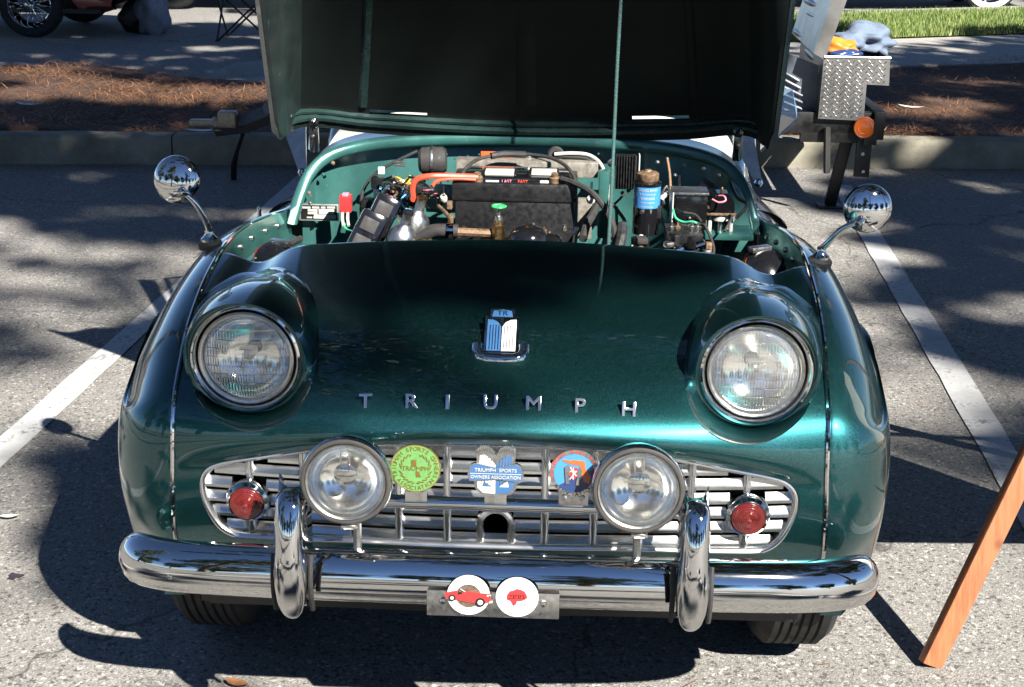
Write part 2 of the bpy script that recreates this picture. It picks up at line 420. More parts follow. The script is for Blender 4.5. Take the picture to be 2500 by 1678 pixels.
# concrete footpath beyond the bed, ending in a ramp at the drive on the left
pathL = -2.75
G = []
pb = MB()
slabs = [-2.3, -.9, .9, 2.7, 4.5, 6.3, 8.1, 10, 12]
path = tag(empty('footpath', tuple(kp(0, 4.3))), kind='structure')
inv = Matrix.Translation(-kp(0, 4.3))
for i in range(len(slabs)-1):
    a0, a1 = slabs[i]+.006, slabs[i+1]-.006
    q = 0.0 if i else 0.0
    v = [kp(a0-(.15 if i == 0 else 0), (bed_far(a0) if i else 2.62)+.01, .14 if i else .02), kp(a1, bed_far(a1)+.01, .14), kp(a1, path_far(a1), .14), kp(a0+(.2 if i == 0 else 0), path_far(a0), .14)]
    b = MB(); b.prism([(0, 0)], (0, 0, 0), (1, 0, 0), (0, 1, 0), (0, 0, 1), 0) if False else None
    lo = [p-Vector((0, 0, .2)) for p in v]
    b = MB().add(v+lo, [(0, 1, 2, 3), (0, 4, 5, 1), (1, 5, 6, 2), (2, 6, 7, 3), (3, 7, 4, 0)])
    o = b.obj('paving_slab', CONCRETE, None, False, None); o.parent = path; o.matrix_parent_inverse = inv
# kerb along the drive at the left, far side of the bed
b = MB(); G = []
for i in range(41):
    a = -12+9.6*i/40; lift = .15*(1 if a < -3.6 else max(0, 1-(a+3.6)/1.1)); e = bed_far(a)
    G.append([tuple(kp(a, e-.01, -.02)), tuple(kp(a, e, lift+.004)), tuple(kp(a, e+.14, lift+.004)), tuple(kp(a, e+.16, -.02))])
tag(MB().grid(np.array(G)).obj('drive_kerb', CONCRETE, None, True, 40), kind='structure')
# lawn
def lawn(name, a0, a1, b0, b1):
    G = [[tuple(kp(a0+(a1-a0)*i/40, path_far(a0+(a1-a0)*i/40)+b0+(b1-b0)*j/10, .15+.02*math.sin(i*.7)*math.sin(j))) for j in range(11)] for i in range(41)]
    tag(MB().grid(np.array(G)).obj(name, LAWN, None, True, None), kind='structure')
lawn('lawn', -1.9, 14, .02, 1.95)
V = []; Fc = []
def blades(n, a0, a1, b0, b1):
    for i in range(n):
        a = random.uniform(a0, a1); bb = random.uniform(b0, b1); p = kp(a, path_far(a)+bb, .15); ang = random.uniform(0, 2*PI)
        h = random.uniform(.03, .07); s = Vector((math.cos(ang), math.sin(ang), 0))*.005; l = Vector((random.uniform(-.02, .02), random.uniform(-.02, .02), h))
        k = len(V); V.extend([tuple(p-s), tuple(p+s), tuple(p+l)]); Fc.append((k, k+1, k+2))
blades(30000, 1.2, 7.5, .0, 1.95); blades(4000, -1.95, .2, .0, 1.6)
tag(mk('lawn_grass', V, Fc, GRASS, None, False), 'short sunlit green grass of the lawn beyond the path', 'grass', kind='stuff')
sheet('road_kerb_path', [tuple(kp(x, path_far(x)+y))[:2] for x, y in ((-1.9, 1.96), (14, 1.96), (14, 2.35), (-1.9, 2.35))], .145, CONCRETE)
# ------------------------------------------------------------------ the green sports car: body
CAR = tag(empty('sports_car', (0, 0, 0)), 'dark green open classic sports car with its bonnet raised and chrome grille', 'car')
BEAD = np.array([(.569, .225, .335), (.568, .185, .38), (.566, .166, .43), (.562, .157, .50), (.558, .157, .56), (.556, .162, .61),
                 (.556, .175, .648), (.558, .20, .674), (.563, .26, .706), (.571, .35, .741), (.581, .50, .773), (.590, .66, .787),
                 (.598, .82, .785), (.602, 1.0, .768), (.600, 1.2, .738), (.598, 1.38, .708), (.60, 1.62, .680)])
BI = np.arange(len(BEAD), dtype=float)
def bead(v): return crt(BEAD, BI, np.atleast_1d(np.asarray(v, float)))
ROWC = np.array([(.21, .345, .1), (.158, .385, 1.1), (.137, .43, 2.0), (.128, .50, 2.7), (.120, .57, 3.4), (.117, .620, 3.72), (.094, .640, 4.05),
                 (.083, .655, 4.55), (.090, .672, 5.3), (.118, .694, 6.2), (.19, .727, 7.6), (.30, .763, 8.8), (.46, .797, 9.9), (.70, .824, 11.25)])
RI = np.arange(len(ROWC), dtype=float)
def sstep(x): x = np.clip(x, 0, 1); return x*x*(3-2*x)
def apron(t, s):
    """t in -1..1 across, s row parameter 0..13"""
    t = np.asarray(t, float); s = np.asarray(s, float)
    sh = np.broadcast(t, s).shape; t = np.broadcast_to(t, sh).ravel(); s = np.broadcast_to(s, sh).ravel()
    c = crt(ROWC, RI, s); b = bead(c[:, 2]); at_ = np.abs(t)
    x = b[:, 0]*t
    y = c[:, 0]+(b[:, 1]-c[:, 0])*at_**2.1
    z = c[:, 1]+(b[:, 2]-c[:, 1])*at_**1.8
    dip = .030*np.exp(-((np.abs(x)-.515)/.050)**2)*sstep((s-9.5)/3.3)
    z = z-dip
    return np.stack([x, y, z], -1).reshape(*sh, 3)
NX, NS = 221, 230
TT = np.linspace(-1, 1, NX); SS = np.r_[np.linspace(0, 5, 70)[:-1], np.linspace(5, 9, 70)[:-1], np.linspace(9, 13, NS-138)]
NS = len(SS)
AP = apron(TT[None, :], SS[:, None])                     # [s, t, 3]
def proj(P):
    d = P-CAM; z = d@_f
    return np.stack([(1250+FOC*(d@_r)/z)/PK, (839-FOC*(d@_u)/z)/PK], -1)
APX = proj(AP)
def find_ts(px, py, half=-1, smin=0):
    d = np.hypot(APX[..., 0]-px, APX[..., 1]-py)
    d = np.where((np.sign(TT)[None, :] == half) & (SS[:, None] >= smin), d, 1e9)
    i, j = np.unravel_index(np.argmin(d), d.shape); return abs(TT[j]), SS[i]
def s_at(t, z):
    col = apron(np.full(400, t), np.linspace(1, 8, 400)); k = int(np.argmin(np.abs(col[:, 2]-z))); return np.linspace(1, 8, 400)[k]
# holes in (t, s) space -----------------------------------------------------
GXZ = [(0, .629), (.12, .627), (.238, .619), (.32, .604), (.407, .585), (.466, .571), (.492, .560), (.507, .545), (.514, .525), (.512, .496), (.498, .460),
       (.484, .440), (.468, .429), (.45, .424), (.39, .425), (.245, .430), (.12, .430), (0, .430)]
def half_curve(pts, n): return cr([(p[0], p[1], 0) for p in pts], n)[:, :2]
GH = half_curve(GXZ, 90)                                 # right half of the grille opening (x, z)
GLOOP = np.concatenate([GH, (GH*[-1, 1])[::-1][1:-1]])   # closed loop
hole_g = []
for x, z in GLOOP:
    t0 = x/.56; s0 = s_at(t0, z)
    t0 = x/bead(crt(ROWC, RI, np.array([s0]))[:, 2])[0, 0]; s0 = s_at(t0, z); hole_g.append((t0, s0))
hole_g = np.array(hole_g)
NAC_PX = [(570, 985), (520, 972), (472, 935), (440, 880), (424, 815), (428, 745), (452, 690), (500, 645), (555, 622), (610, 614), (660, 620), (700, 650),
          (722, 710), (727, 790), (718, 860), (697, 915), (664, 955), (620, 978)]
nac_ts = np.array([find_ts(px, py, -1, 5.5) for px, py in NAC_PX])
k = np.r_[nac_ts[-3:], nac_ts, nac_ts[:3]]
_d = np.arange(len(k), dtype=float)
NF = 96
hole_n = crt(np.c_[k, np.zeros(len(k))], _d, np.linspace(3, 3+len(nac_ts), NF, endpoint=False))[:, :2]   # (|t|, s), from the bottom, outward first

def inside(P, poly):
    x, y = P[:, 0], P[:, 1]; r = np.zeros(len(P), bool); n = len(poly)
    for i in range(n):
        x1, y1 = poly[i]; x2, y2 = poly[(i+1) % n]
        c = (y1 > y) != (y2 > y)
        with np.errstate(divide='ignore', invalid='ignore'):
            xi = (x2-x1)*(y-y1)/(y2-y1)+x1
        r ^= c & (x < xi)
    return r
def nearest(p, poly, scale):
    a = poly*scale; b = np.roll(a, -1, 0); q = p*scale; ab = b-a
    u = np.clip(((q-a)*ab).sum(1)/np.maximum((ab**2).sum(1), 1e-12), 0, 1)
    c = a+ab*u[:, None]; k = int(np.argmin(((c-q)**2).sum(1))); return c[k]/scale
TSG = np.stack(np.meshgrid(TT, SS), -1).reshape(-1, 2)
NACL = hole_n*[-1, 1]
polys = [hole_g, hole_n, NACL]
fc = np.array([((TT[j]+TT[j+1])/2, (SS[i]+SS[i+1])/2) for i in range(NS-1) for j in range(NX-1)])
dead = np.zeros(len(fc), int)
for q, pl in enumerate(polys): dead[inside(fc, pl)] = q+1
faces = []; vdead = {}; vlive = set()
for m in range(len(fc)):
    i, j = divmod(m, NX-1); q = (i*NX+j, i*NX+j+1, (i+1)*NX+j+1, (i+1)*NX+j)
    if dead[m]:
        for v in q: vdead[v] = dead[m]
    else:
        faces.append(q); vlive.update(q)
TSV = TSG.copy()
bound = {v: vdead[v] for v in vdead if v in vlive}
for v, q in bound.items(): TSV[v] = nearest(TSV[v], polys[q-1], np.array([.57, .045]))
VA = apron(TSV[:, 0], TSV[:, 1])
# rear edge flange
n0 = len(VA)
last = VA[(NS-1)*NX:]
fl1 = last+np.array([0, .006, -.002]); fl2 = last+np.array([0, .009, -.008]); fl3 = last+np.array([0, .009, -.035])
VA = np.concatenate([VA, fl1, fl2, fl3])
prev = (NS-1)*NX
for q in range(3):
    nb = n0+q*NX
    for j in range(NX-1): faces.append((prev+j, prev+j+1, nb+j+1, nb+j))
    prev = nb
# rolled lip round the grille opening
ecount = {}
for f in faces[:]:
    for a_, b_ in zip(f, f[1:]+f[:1]): ecount.setdefault((min(a_, b_), max(a_, b_)), []).append((a_, b_))
lip = [e[0] for kk, e in ecount.items() if len(e) == 1 and bound.get(kk[0]) == 1 and bound.get(kk[1]) == 1]
VA = [tuple(p) for p in VA]; lm = {}
def lipv(v):
    if v not in lm:
        p = VA[v]; lm[v] = (len(VA), len(VA)+1); VA.append((p[0], p[1]+.006, p[2])); VA.append((p[0], p[1]+.03, p[2]))
    return lm[v]
for a_, b_ in lip:
    faces.append((b_, a_, lipv(a_)[0], lipv(b_)[0])); faces.append((lipv(b_)[0], lipv(a_)[0], lipv(a_)[1], lipv(b_)[1]))
used = sorted({v for f in faces for v in f}); rm = {v: i for i, v in enumerate(used)}
front_apron = mk('front_apron', [VA[v] for v in used], [tuple(rm[v] for v in f) for f in faces], GREEN, CAR, True, 50)
front_apron['label'] = 'smooth green nose panel with raised headlight pods and chrome lettering'

# headlight pods -----------------------------------------------------------
_l, _q = at(570, 812, .212), at(1732, 850, .212)
HL = np.array([(_q.x-_l.x)/2, .212, (_l.z+_q.z)/2]); HK = .95; LIPR = .108*HK
def pod(s):
    FT = apron(hole_n[:, 0]*s, hole_n[:, 1])
    G = []
    for i in range(NF):
        F = FT[i]; px = math.atan2((F[0]-HL[0]*s)*s, 0)
        # angle seen from the front, measured by direction from the lamp centre
        G.append(F)
    # lip angle follows the parameter round the footprint, starting at the bottom
    cum = np.r_[0, np.cumsum(np.linalg.norm(np.diff(np.r_[FT, FT[:1]], axis=0), axis=1))]
    img = proj(FT); c0 = proj(np.array([[HL[0]*s, HL[1], HL[2]]]))[0]
    R = []
    for i in range(NF):
        d = img[i]-c0; ang = math.atan2(d[0], d[1])          # 0 = down, in the picture
        R.append(ang)
    rings = []
    for i in range(NF):
        a_ = R[i]; rad = np.array([math.sin(a_), 0, -math.cos(a_)])
        up = rad[2]
        L = np.array([HL[0]*s, HL[1]-.014-.016*up, HL[2]])+rad*(LIPR+.004*max(0, up))
        F = FT[i]; D = F-L
        back = max(0, rad[2]*.6+.4)
        T0 = (np.array([0, 1.0, 0])*abs(D[1])*1.3+rad*.05) if D[1] > .02 else D*.9+rad*.012
        T1 = D*1.0
        if D[1] > 0.02:
            T1 = np.array([D[0]*1.25, D[1]*.9, D[2]*.55-.0])
        col = [tuple(L+np.array([0, .020, 0])-rad*.010), tuple(L+np.array([0, .004, 0])-rad*.006), tuple(L-rad*.002)]
        for u in np.linspace(0, 1, 26):
            h = ((2*u**3-3*u**2+1)*L+(u**3-2*u**2+u)*T0+(-2*u**3+3*u**2)*F+(u**3-u**2)*T1)
            col.append(tuple(h))
        rings.append(col)
    b = MB().grid(np.array(rings), cu=True)
    return b.obj('headlight_pod', GREEN, front_apron, True, 60)
for s in (-1, 1): pod(s)

# wings --------------------------------------------------------------------
AX_Y, AX_Z, TR = .655, .322, .322
def wing(s):
    n = 110; V = np.linspace(0, len(BEAD)-1, n)
    B = bead(V); T = np.gradient(B, axis=0); T[:, 0] = 0; T /= np.linalg.norm(T, axis=1)[:, None]
    nin = np.stack([np.zeros(n), T[:, 2], -T[:, 1]], 1)
    av = np.interp(V, [0, 1, 2, 3, 4.5, 6, 8, 9, 10, 11, 12, 13, 14, 16], [.082, .090, .108, .128, .140, .143, .138, .132, .124, .117, .110, .106, .106, .104])
    bv = np.interp(V, [0, 2, 4, 6, 8, 10, 12, 14, 16], [.22, .26, .29, .30, .28, .24, .19, .15, .14])
    # arch / sill line
    arc = [(AX_Y-.345*math.cos(a_), AX_Z+.345*math.sin(a_)) for a_ in np.linspace(-.35, PI+.25, 40)]
    sill = [(AX_Y+.36+.05*k, .215) for k in range(1, 13)]
    A = np.array(arc+sill); L = np.r_[0, np.cumsum(np.linalg.norm(np.diff(A, axis=0), axis=1))]
    fr = np.interp(V, [0, 2, 5, 8, 11, 13, 14.5, 16], [0, .06, .2, .36, .52, .66, .78, 1.0])
    sm = lambda q: np.convolve(np.pad(q, 9, mode='reflect', reflect_type='odd'), np.hanning(21)[1:-1]/np.hanning(21).sum(), mode='valid')
    fr = sm(fr); av = sm(av); bv = sm(bv)
    Ay = np.interp(fr*L[-1], L, A[:, 0]); Az = np.interp(fr*L[-1], L, A[:, 1]); Ay = sm(Ay); Az = sm(Az); nin = np.stack([sm(nin[:, q]) for q in range(3)], 1); nin /= np.linalg.norm(nin, axis=1)[:, None]
    G = []
    for i in range(n):
        Dv = np.array([0, Ay[i]-B[i, 1], Az[i]-B[i, 2]]); ln = np.linalg.norm(Dv); d = Dv/ln; bl = min(bv[i], .72*ln)
        col = [B[i]-np.array([.004, 0, 0])+nin[i]*.03, B[i]-np.array([.004, 0, 0])+nin[i]*.006]
        for th in np.linspace(0, PI/2, 24):
            w_ = (1-math.cos(th)); dd = d*w_+nin[i]*(1-w_)          # leave square to the bead, then aim at the arch
            col.append(B[i]+np.array([av[i]*math.sin(th), 0, 0])+dd*bl*w_)
        Q = col[-1]; E = np.array([Q[0]-.006, Ay[i], Az[i]])
        for u in np.linspace(0, 1, 12)[1:]: col.append(Q+(E-Q)*u-np.array([.0, 0, 0]))
        col.append(E+np.array([-.012, 0, 0])); col.append(E+np.array([-.04, 0, 0]))
        G.append(col)
    G = np.array(G); G[..., 0] *= s
    o = MB().grid(G).obj('front_wing', GREEN, CAR, True, 60)
    # bright beading between wing and nose
    Vb = np.linspace(.9, 16, 120); P = bead(Vb); P[:, 0] *= s
    tg = np.gradient(P, axis=0); tg /= np.linalg.norm(tg, axis=1)[:, None]
    nn = np.stack([np.zeros(120), tg[:, 2], -tg[:, 1]], 1)
    MB().tube([Vector(p)-Vector(q)*.0015 for p, q in zip(P, nn)], .0042, 8).obj('beading', CHROME, o)
    return o
for s in (-1, 1): wing(s)

# front wheels -------------------------------------------------------------
def wheel(x, y, s, parent=None, name='front_wheel'):
    w = empty(name, (x, y, TR)); w.parent = parent
    prof = [(.19, -.062), (.215, -.07), (.25, -.078), (.285, -.077), (.305, -.070), (.316, -.056)]
    for g in (-.045, -.027, -.009, .009, .027, .045):
        prof += [(.322, g-.007), (.3225, g+.004), (.316, g+.0055), (.316, g+.0085)]
    prof += [(.316, .056), (.305, .07), (.285, .077), (.25, .078), (.215, .07), (.19, .062)]
    MB().lathe(prof, (0, 0, 0), (1, 0, 0), 64).obj('tyre', TYRE, w)
    b = MB()
    b.lathe([(.205, -.068), (.195, -.06), (.185, -.045), (.165, -.02), (.165, .02), (.185, .045), (.195, .06), (.205, .068)], (0, 0, 0), (1, 0, 0), 48)
    b.lathe([(.03, .09*s), (.035, .05*s), (.04, 0), (.045, -.05*s)], (0, 0, 0), (1, 0, 0), 20)
    for k in range(48):
        a1 = k*2*PI/48; a2 = a1+(.5 if k % 2 else -.5); r1 = .04; xo = (.06 if k % 4 < 2 else -.03)*s
        b.tube([(xo, r1*math.cos(a1), r1*math.sin(a1)), (.0, .17*math.cos(a2), .17*math.sin(a2))], .0022, 5, False)
    b.obj('wire_rim', CHROME, w)
    return w
for s in (-1, 1): wheel(.583*s, AX_Y, s, CAR)

# rear of the car: cowl, doors, tail ----------------------------------------
def rear_body():
    # stations: y, half width, sill z, waist z, deck z(centre), deck half
    st = [(1.62, .70, .22, .68, .86), (1.80, .705, .22, .66, .86), (2.0, .70, .22, .64, .80), (2.3, .695, .22, .63, .70), (2.55, .70, .22, .66, .70),
          (2.75, .71, .24, .74, .80), (2.95, .71, .30, .79, .84), (3.2, .70, .36, .78, .83), (3.5, .66, .36, .72, .78), (3.7, .58, .37, .64, .68), (3.80, .48, .40, .56, .58)]
    P = cr([(a_, b_, c_) for a_, b_, c_, d_, e_ in st], 60); Q = cr([(a_, d_, e_) for a_, b_, c_, d_, e_ in st], 60)
    G = []
    for (y, w, zs), (_, zw, zd) in zip(P, Q):
        col = []
        for u in np.linspace(0, 1, 8): col.append((w-.03*(u-.5)**2, y, zs+(zw-.06-zs)*u))
        for th in np.linspace(0, PI/2, 8)[1:]: col.append((w-.10*(1-math.cos(th)), y, zw-.06+.06*math.sin(th)))
        for u in np.linspace(0, 1, 8)[1:]: col.append(((w-.10)*(1-u), y, zw+(zd-zw)*math.sin(u*PI/2)))
        G.append(col)
    G = np.array(G); full = np.concatenate([G, (G*[-1, 1, 1])[:, ::-1][:, 1:]], 1)
    b = MB(); n = full.shape[1]; f = []
    for i in range(59):
        for j in range(n-1):
            c = (full[i, j]+full[i+1, j+1])/2
            if 1.78 < c[1] < 2.62 and abs(c[0]) < .56 and c[2] > .5: continue        # cockpit
            f.append((i*n+j, (i+1)*n+j, (i+1)*n+j+1, i*n+j+1))
    b.add(full.reshape(-1, 3), f); b.f.append(tuple(59*n+j for j in range(n)))
    return b.obj('rear_body', GREEN, CAR, True, 60)
rear_body()
MB().box((0, 2.2, .26), (1.1, .95, .02)).obj('cockpit_floor', BLACK, CAR)
for s in (-1, 1): wheel(.58*s, AX_Y+2.235, s, CAR, 'rear_wheel')

# lower valance hidden behind the bumper, shaped to block sun coming over it, and the chassis front
G = [[(x, .185+.03*abs(x), .40), (x, .188+.03*abs(x), .33), (x, .194+.03*abs(x), .262)] for x in np.linspace(-.54, .54, 30)]
MB().grid(np.array(G)).obj('lower_valance', BLACK, CAR)
MB().box((0, 1.0, .215), (1.1, 1.4, .02)).obj('under_tray', BLACK, CAR, False)
# ------------------------------------------------------------------ grille
def gy(x): return .128+.030*(abs(x)/.5)**2          # front face of the grille
GR = empty('grille'); GR.parent = CAR
ring_out = GLOOP.copy()
cen = np.array([0, .52])
def shrink(L, d):
    nx_ = np.roll(L, -1, 0)-np.roll(L, 1, 0); nrm = np.stack([-nx_[:, 1], nx_[:, 0]], 1); nrm /= np.linalg.norm(nrm, axis=1)[:, None]
    if ((nrm*(cen-L)).sum()) < 0: nrm = -nrm
    return L+nrm*d
prof = [(-.002, .012), (-.001, -.006), (.004, -.010), (.009, -.008), (.012, .000), (.014, .012)]
G = []
for d, yo in prof:
    L = shrink(GLOOP, d); G.append([(x, gy(x)+yo, z) for x, z in L])
MB().grid(np.array(G), cv=True).obj('grille_surround', GRILLE, GR, True, 60)
INN = shrink(GLOOP, .011)
def span(z):
    xs = []
    for i in range(len(INN)):
        (x1, z1), (x2, z2) = INN[i], INN[(i+1) % len(INN)]
        if (z1-z)*(z2-z) < 0: xs.append(x1+(x2-x1)*(z-z1)/(z2-z1))
    return (min(xs), max(xs)) if xs else None
def ztop(x):
    c = [(abs(p[0]-x), p[1]) for p in INN if p[1] > .5]; return min(c)[1]
def zbot(x):
    c = [(abs(p[0]-x), p[1]) for p in INN if p[1] < .5]; return min(c)[1]
PITCHZ = .0268
ZB = [.4405+PITCHZ*k for k in range(7)]                      # bars, from the bottom
TURN = np.array([.427, .152, .5])
def bar(x0, x1, z, n=14, tw=.0065):
    xs = np.linspace(x0, x1, n); G = []
    for x in xs:
        y = gy(x)
        e = .0
        G.append([(x, y+.015, z-.004), (x, y+.001, z-.0052), (x, y-.0015, z-.004), (x, y-.0015, z+.001), (x, y+.001, z+.003), (x, y+.0095, z+.0128), (x, y+.017, z+.0134), (x, y+.017, z-.004)])
    b = MB().grid(np.array(G), cv=True); m = 8
    b.f.append(tuple(range(m))); b.f.append(tuple((n-1)*m+k for k in range(m))[::-1])
    return b
for k, z in enumerate(ZB):
    sp = span(z+.003) or span(z)
    if not sp: continue
    segs = [(sp[0], sp[1])]
    # leave room for the turn lamps and the starting-handle hole
    for s in (-1, 1):
        d = z-TURN[2]
        if abs(d) < .034:
            w = math.sqrt(.037**2-d*d) if abs(d) < .037 else 0
            new = []
            for a_, b_ in segs:
                c0, c1 = s*TURN[0]-w, s*TURN[0]+w
                if a_ < c0 < b_ or a_ < c1 < b_: new += [(a_, c0), (c1, b_)]
                else: new.append((a_, b_))
            segs = new
    if k in (1, 2) or (k == 0 and False):
        new = []
        for a_, b_ in segs:
            if a_ < 0 < b_: new += [(a_, -.030), (.030, b_)]
            else: new.append((a_, b_))
        segs = new
    for a_, b_ in segs:
        if b_-a_ > .012: bar(a_, b_, z, max(4, int((b_-a_)/.025))).obj('grille_bar', GRILLE, GR, True, 30)
def divider(x, z0, z1):
    G = []; n = 16
    for i in range(n+1):
        z = z0+(z1-z0)*i/n; ph = ((z-ZB[0])/PITCHZ) % 1.0
        w = .0075+.0035*(2*abs(ph-.5))**2.2; y = gy(x)
        G.append([(x-w, y+.012, z), (x-w*.75, y-.001, z), (x-w*.3, y-.0042, z), (x+w*.3, y-.0042, z), (x+w*.75, y-.001, z), (x+w, y+.012, z)])
    return MB().grid(np.array(G)).obj('grille_upright', GRILLE, GR, True, 70)
for s in (-1, 1):
    for x in (.083, .166, .246, .330): divider(s*x, zbot(s*x)-.004, ztop(s*x)+.006)
    divider(s*.424, zbot(s*.424)-.004, TURN[2]-.033); divider(s*.424, TURN[2]+.033, ztop(s*.424)+.006)
divider(0, .505, .530)
# arched opening for the starting handle
b = MB(); pth = [(-.027, .440), (-.027, .474)]+[(-.027*math.cos(a_), .474+.027*math.sin(a_)) for a_ in np.linspace(0, PI, 13)[1:-1]]+[(.027, .474), (.027, .440)]
b.tube([(x, gy(0)+.002, z) for x, z in pth], .0068, 8, True, sy=.8).obj('handle_hole_rim', GRILLE, GR)
# radiator, and a black duct added as dark backing for the slots
b = MB()
for k in range(60): b.box((-.27+.54*k/59, .50, .53), (.003, .02, .36))
b.box((0, .515, .53), (.56, .01, .38)); b.box((0, .50, .72), (.58, .06, .04))
b.obj('radiator', VOID, CAR, False)
G = [[(x, .19, z), (x*.9, .49, .52+(z-.52)*.9)] for x, z in shrink(GLOOP, -.03)]
MB().grid(np.array(G), cu=True).obj('radiator_duct', VOID, CAR)
# ------------------------------------------------------------------ lamps
def turn_lamp(s):
    r = empty('turn_lamp'); r.parent = CAR; c = Vector((TURN[0]*s, TURN[1]-.012, TURN[2])); ax = Vector((0, -1, -.03))
    MB().lathe([(.038, -.012), (.0385, .0), (.036, .006), (.0315, .010), (.0305, .013), (.029, .008)], c, ax, 40).obj('chrome_base', CHROME, r)
    pr = [(.0295, .008), (.029, .013)]
    for q in range(8):
        rr = .0282-.0031*q; d = .0130+.0019*q-.00008*q*q; pr += [(rr, d), (rr-.0004, d+.0022), (rr-.0026, d+.0016)]
    pr += [(.0030, .0262), (.001, .0268)]
    MB().lathe(pr, c, ax, 40).obj('beehive_lens', REDLENS, r, True, 30)
    MB().lathe([(.03, .006), (.001, .006)], c, ax, 24).obj('lamp_reflector', REFLECT, r)
    return r
for s in (-1, 1): turn_lamp(s)

def headlight(s):
    r = empty('headlight'); r.parent = CAR; KH = lambda pr: [(a*HK, d*HK) for a, d in pr]; c = Vector(tuple(HL*[s, 1, 1])); ax = Vector((0, -1, .03)).normalized()
    # outer chrome dish and rim
    MB().lathe(KH([(.1065, -.014), (.1055, -.002), (.103, .006), (.0995, .0115), (.0955, .0130), (.092, .0095), (.0895, .0015)]), c, ax, 72).obj('chrome_rim', CHROME, r)
    MB().lathe(KH([(.0895, .0005), (.088, -.003), (.0865, .0005)]), c, ax, 64).obj('rubber_seal', RUBBER, r)
    MB().lathe(KH([(.0872, -.001), (.0866, .0065), (.0835, .0088), (.0802, .0075), (.0785, .003)]), c, ax, 64).obj('retaining_ring', BRUSHED, r)
    # bowl
    pr = [(.081*math.sin(a_)/1.0, .000-.055*math.cos(a_)) for a_ in np.linspace(PI/2, .02, 18)]
    pr = [(q, d-.002) for q, d in pr]
    MB().lathe(KH(pr), c, ax, 56).obj('lamp_bowl', REFLECT, r)
    b = MB(); b.lathe([(.0005, .0), (.010, -.004), (.0105, -.03)], c+ax*-.012, ax, 20); b.bbox(c+ax*-.016+Vector((0, 0, .012)), (.03, .012, .006), .002)
    b.obj('bulb_shield', BRUSHED, r)
    # fluted glass, relief moulded in blocks
    e1 = ax.cross(Vector((0, 0, 1))).normalized(); e2 = e1.cross(ax)*1
    n = 170; V = []; idx = {}; F = []
    xs = np.linspace(-.081, .081, n)
    def ht(x, y):
        rr = math.hypot(x, y); h = .0005+.0145*(1-(rr/.081)**2)
        if rr < .074:
            blk = math.floor((y+.08)/.0165)
            amp = .0011 if abs(x) < .045 else .0008
            per = .0056 if blk % 2 else .0048
            h += amp*abs(math.sin(PI*x/per))+.0006*(1 if (math.floor(x/.031+.5)+blk) % 2 else 0)
            if abs((y+.08) % .0165) < .0013: h -= .0004
        return h
    for i, x in enumerate(xs):
        for j, y in enumerate(xs):
            if math.hypot(x, y) <= .0822:
                idx[i, j] = len(V); V.append(tuple(c+(e1*x+e2*y+ax*ht(x, y))*HK))
    for (i, j) in idx:
        q = [(i, j), (i+1, j), (i+1, j+1), (i, j+1)]
        if all(k in idx for k in q): F.append(tuple(idx[k] for k in q))
    mk('lens', V, F, FLUTE, r, True, 60)
    return r
for s in (-1, 1): headlight(s)

def fog_lamp(s):
    r = empty('fog_lamp'); r.parent = CAR; r['label'] = 'round chrome driving lamp mounted in front of the grille'
    c = Vector((.231*s, -.012, .612)); ax = Vector((0, -1, .05)).normalized()
    MB().lathe([(.001, -.088), (.02, -.087), (.04, -.078), (.056, -.060), (.066, -.036), (.0715, -.014), (.0735, -.010), (.0745, -.004), (.0738, .002), (.0718, .0048)], c, ax, 64).obj('lamp_body', CHROME, r)
    MB().lathe([(.0718, .0048), (.0705, .0068), (.068, .0075), (.0655, .0068), (.0645, .004)], c, ax, 64).obj('rim_gasket', GREYRIM, r)
    MB().lathe([(.0646, .005), (.0635, .0072), (.0615, .0062), (.061, .003)], c, ax, 64).obj('lens_bezel', BRUSHED, r)
    pr = [(.0615*math.sin(a_), .000-.046*math.cos(a_)) for a_ in np.linspace(PI/2, .02, 20)]
    MB().lathe(pr, c, ax, 56).obj('lamp_bowl', REFLECT, r)
    MB().lathe([(.0185, .0), (.018, .003), (.013, .0055), (.001, .006)], c+Vector((0, -.004, .014)), ax, 32).obj('bulb_cap', CHROME, r)
    b = MB(); b.bbox(c+Vector((-.007, -.002, .038)), (.0022, .004, .032), .0008); b.bbox(c+Vector((.007, -.002, .038)), (.0022, .004, .032), .0008)
    b.lathe([(.006, -.02), (.006, .0), (.001, .004)], c+ax*-.01, ax, 16); b.obj('bulb_holder', BRUSHED, r)
    V, F = [], []
    MB().lathe([(.0625, .004)]+[(.0625*math.cos(a_), .004+.007*math.sin(a_)) for a_ in np.linspace(0, PI/2-.02, 12)], c, ax, 56).obj('lens', GLASS, r)
    b = MB(); b.bbox(c+Vector((.004, -.006, -.076)), (.026, .012, .006), .002); b.tube([c+Vector((.012, -.010, -.078)), c+Vector((-.004, -.012, -.078))], .002, 6)
    b.tube([c+Vector((.006, .02, -.07)), c+Vector((.006, .052, -.075)), c+Vector((.006, .062, -.10)), c+Vector((.006, .062, -.20))], .007, 8)
    b.obj('clamp', BRUSHED, r)
    return r
for s in (-1, 1): fog_lamp(s)

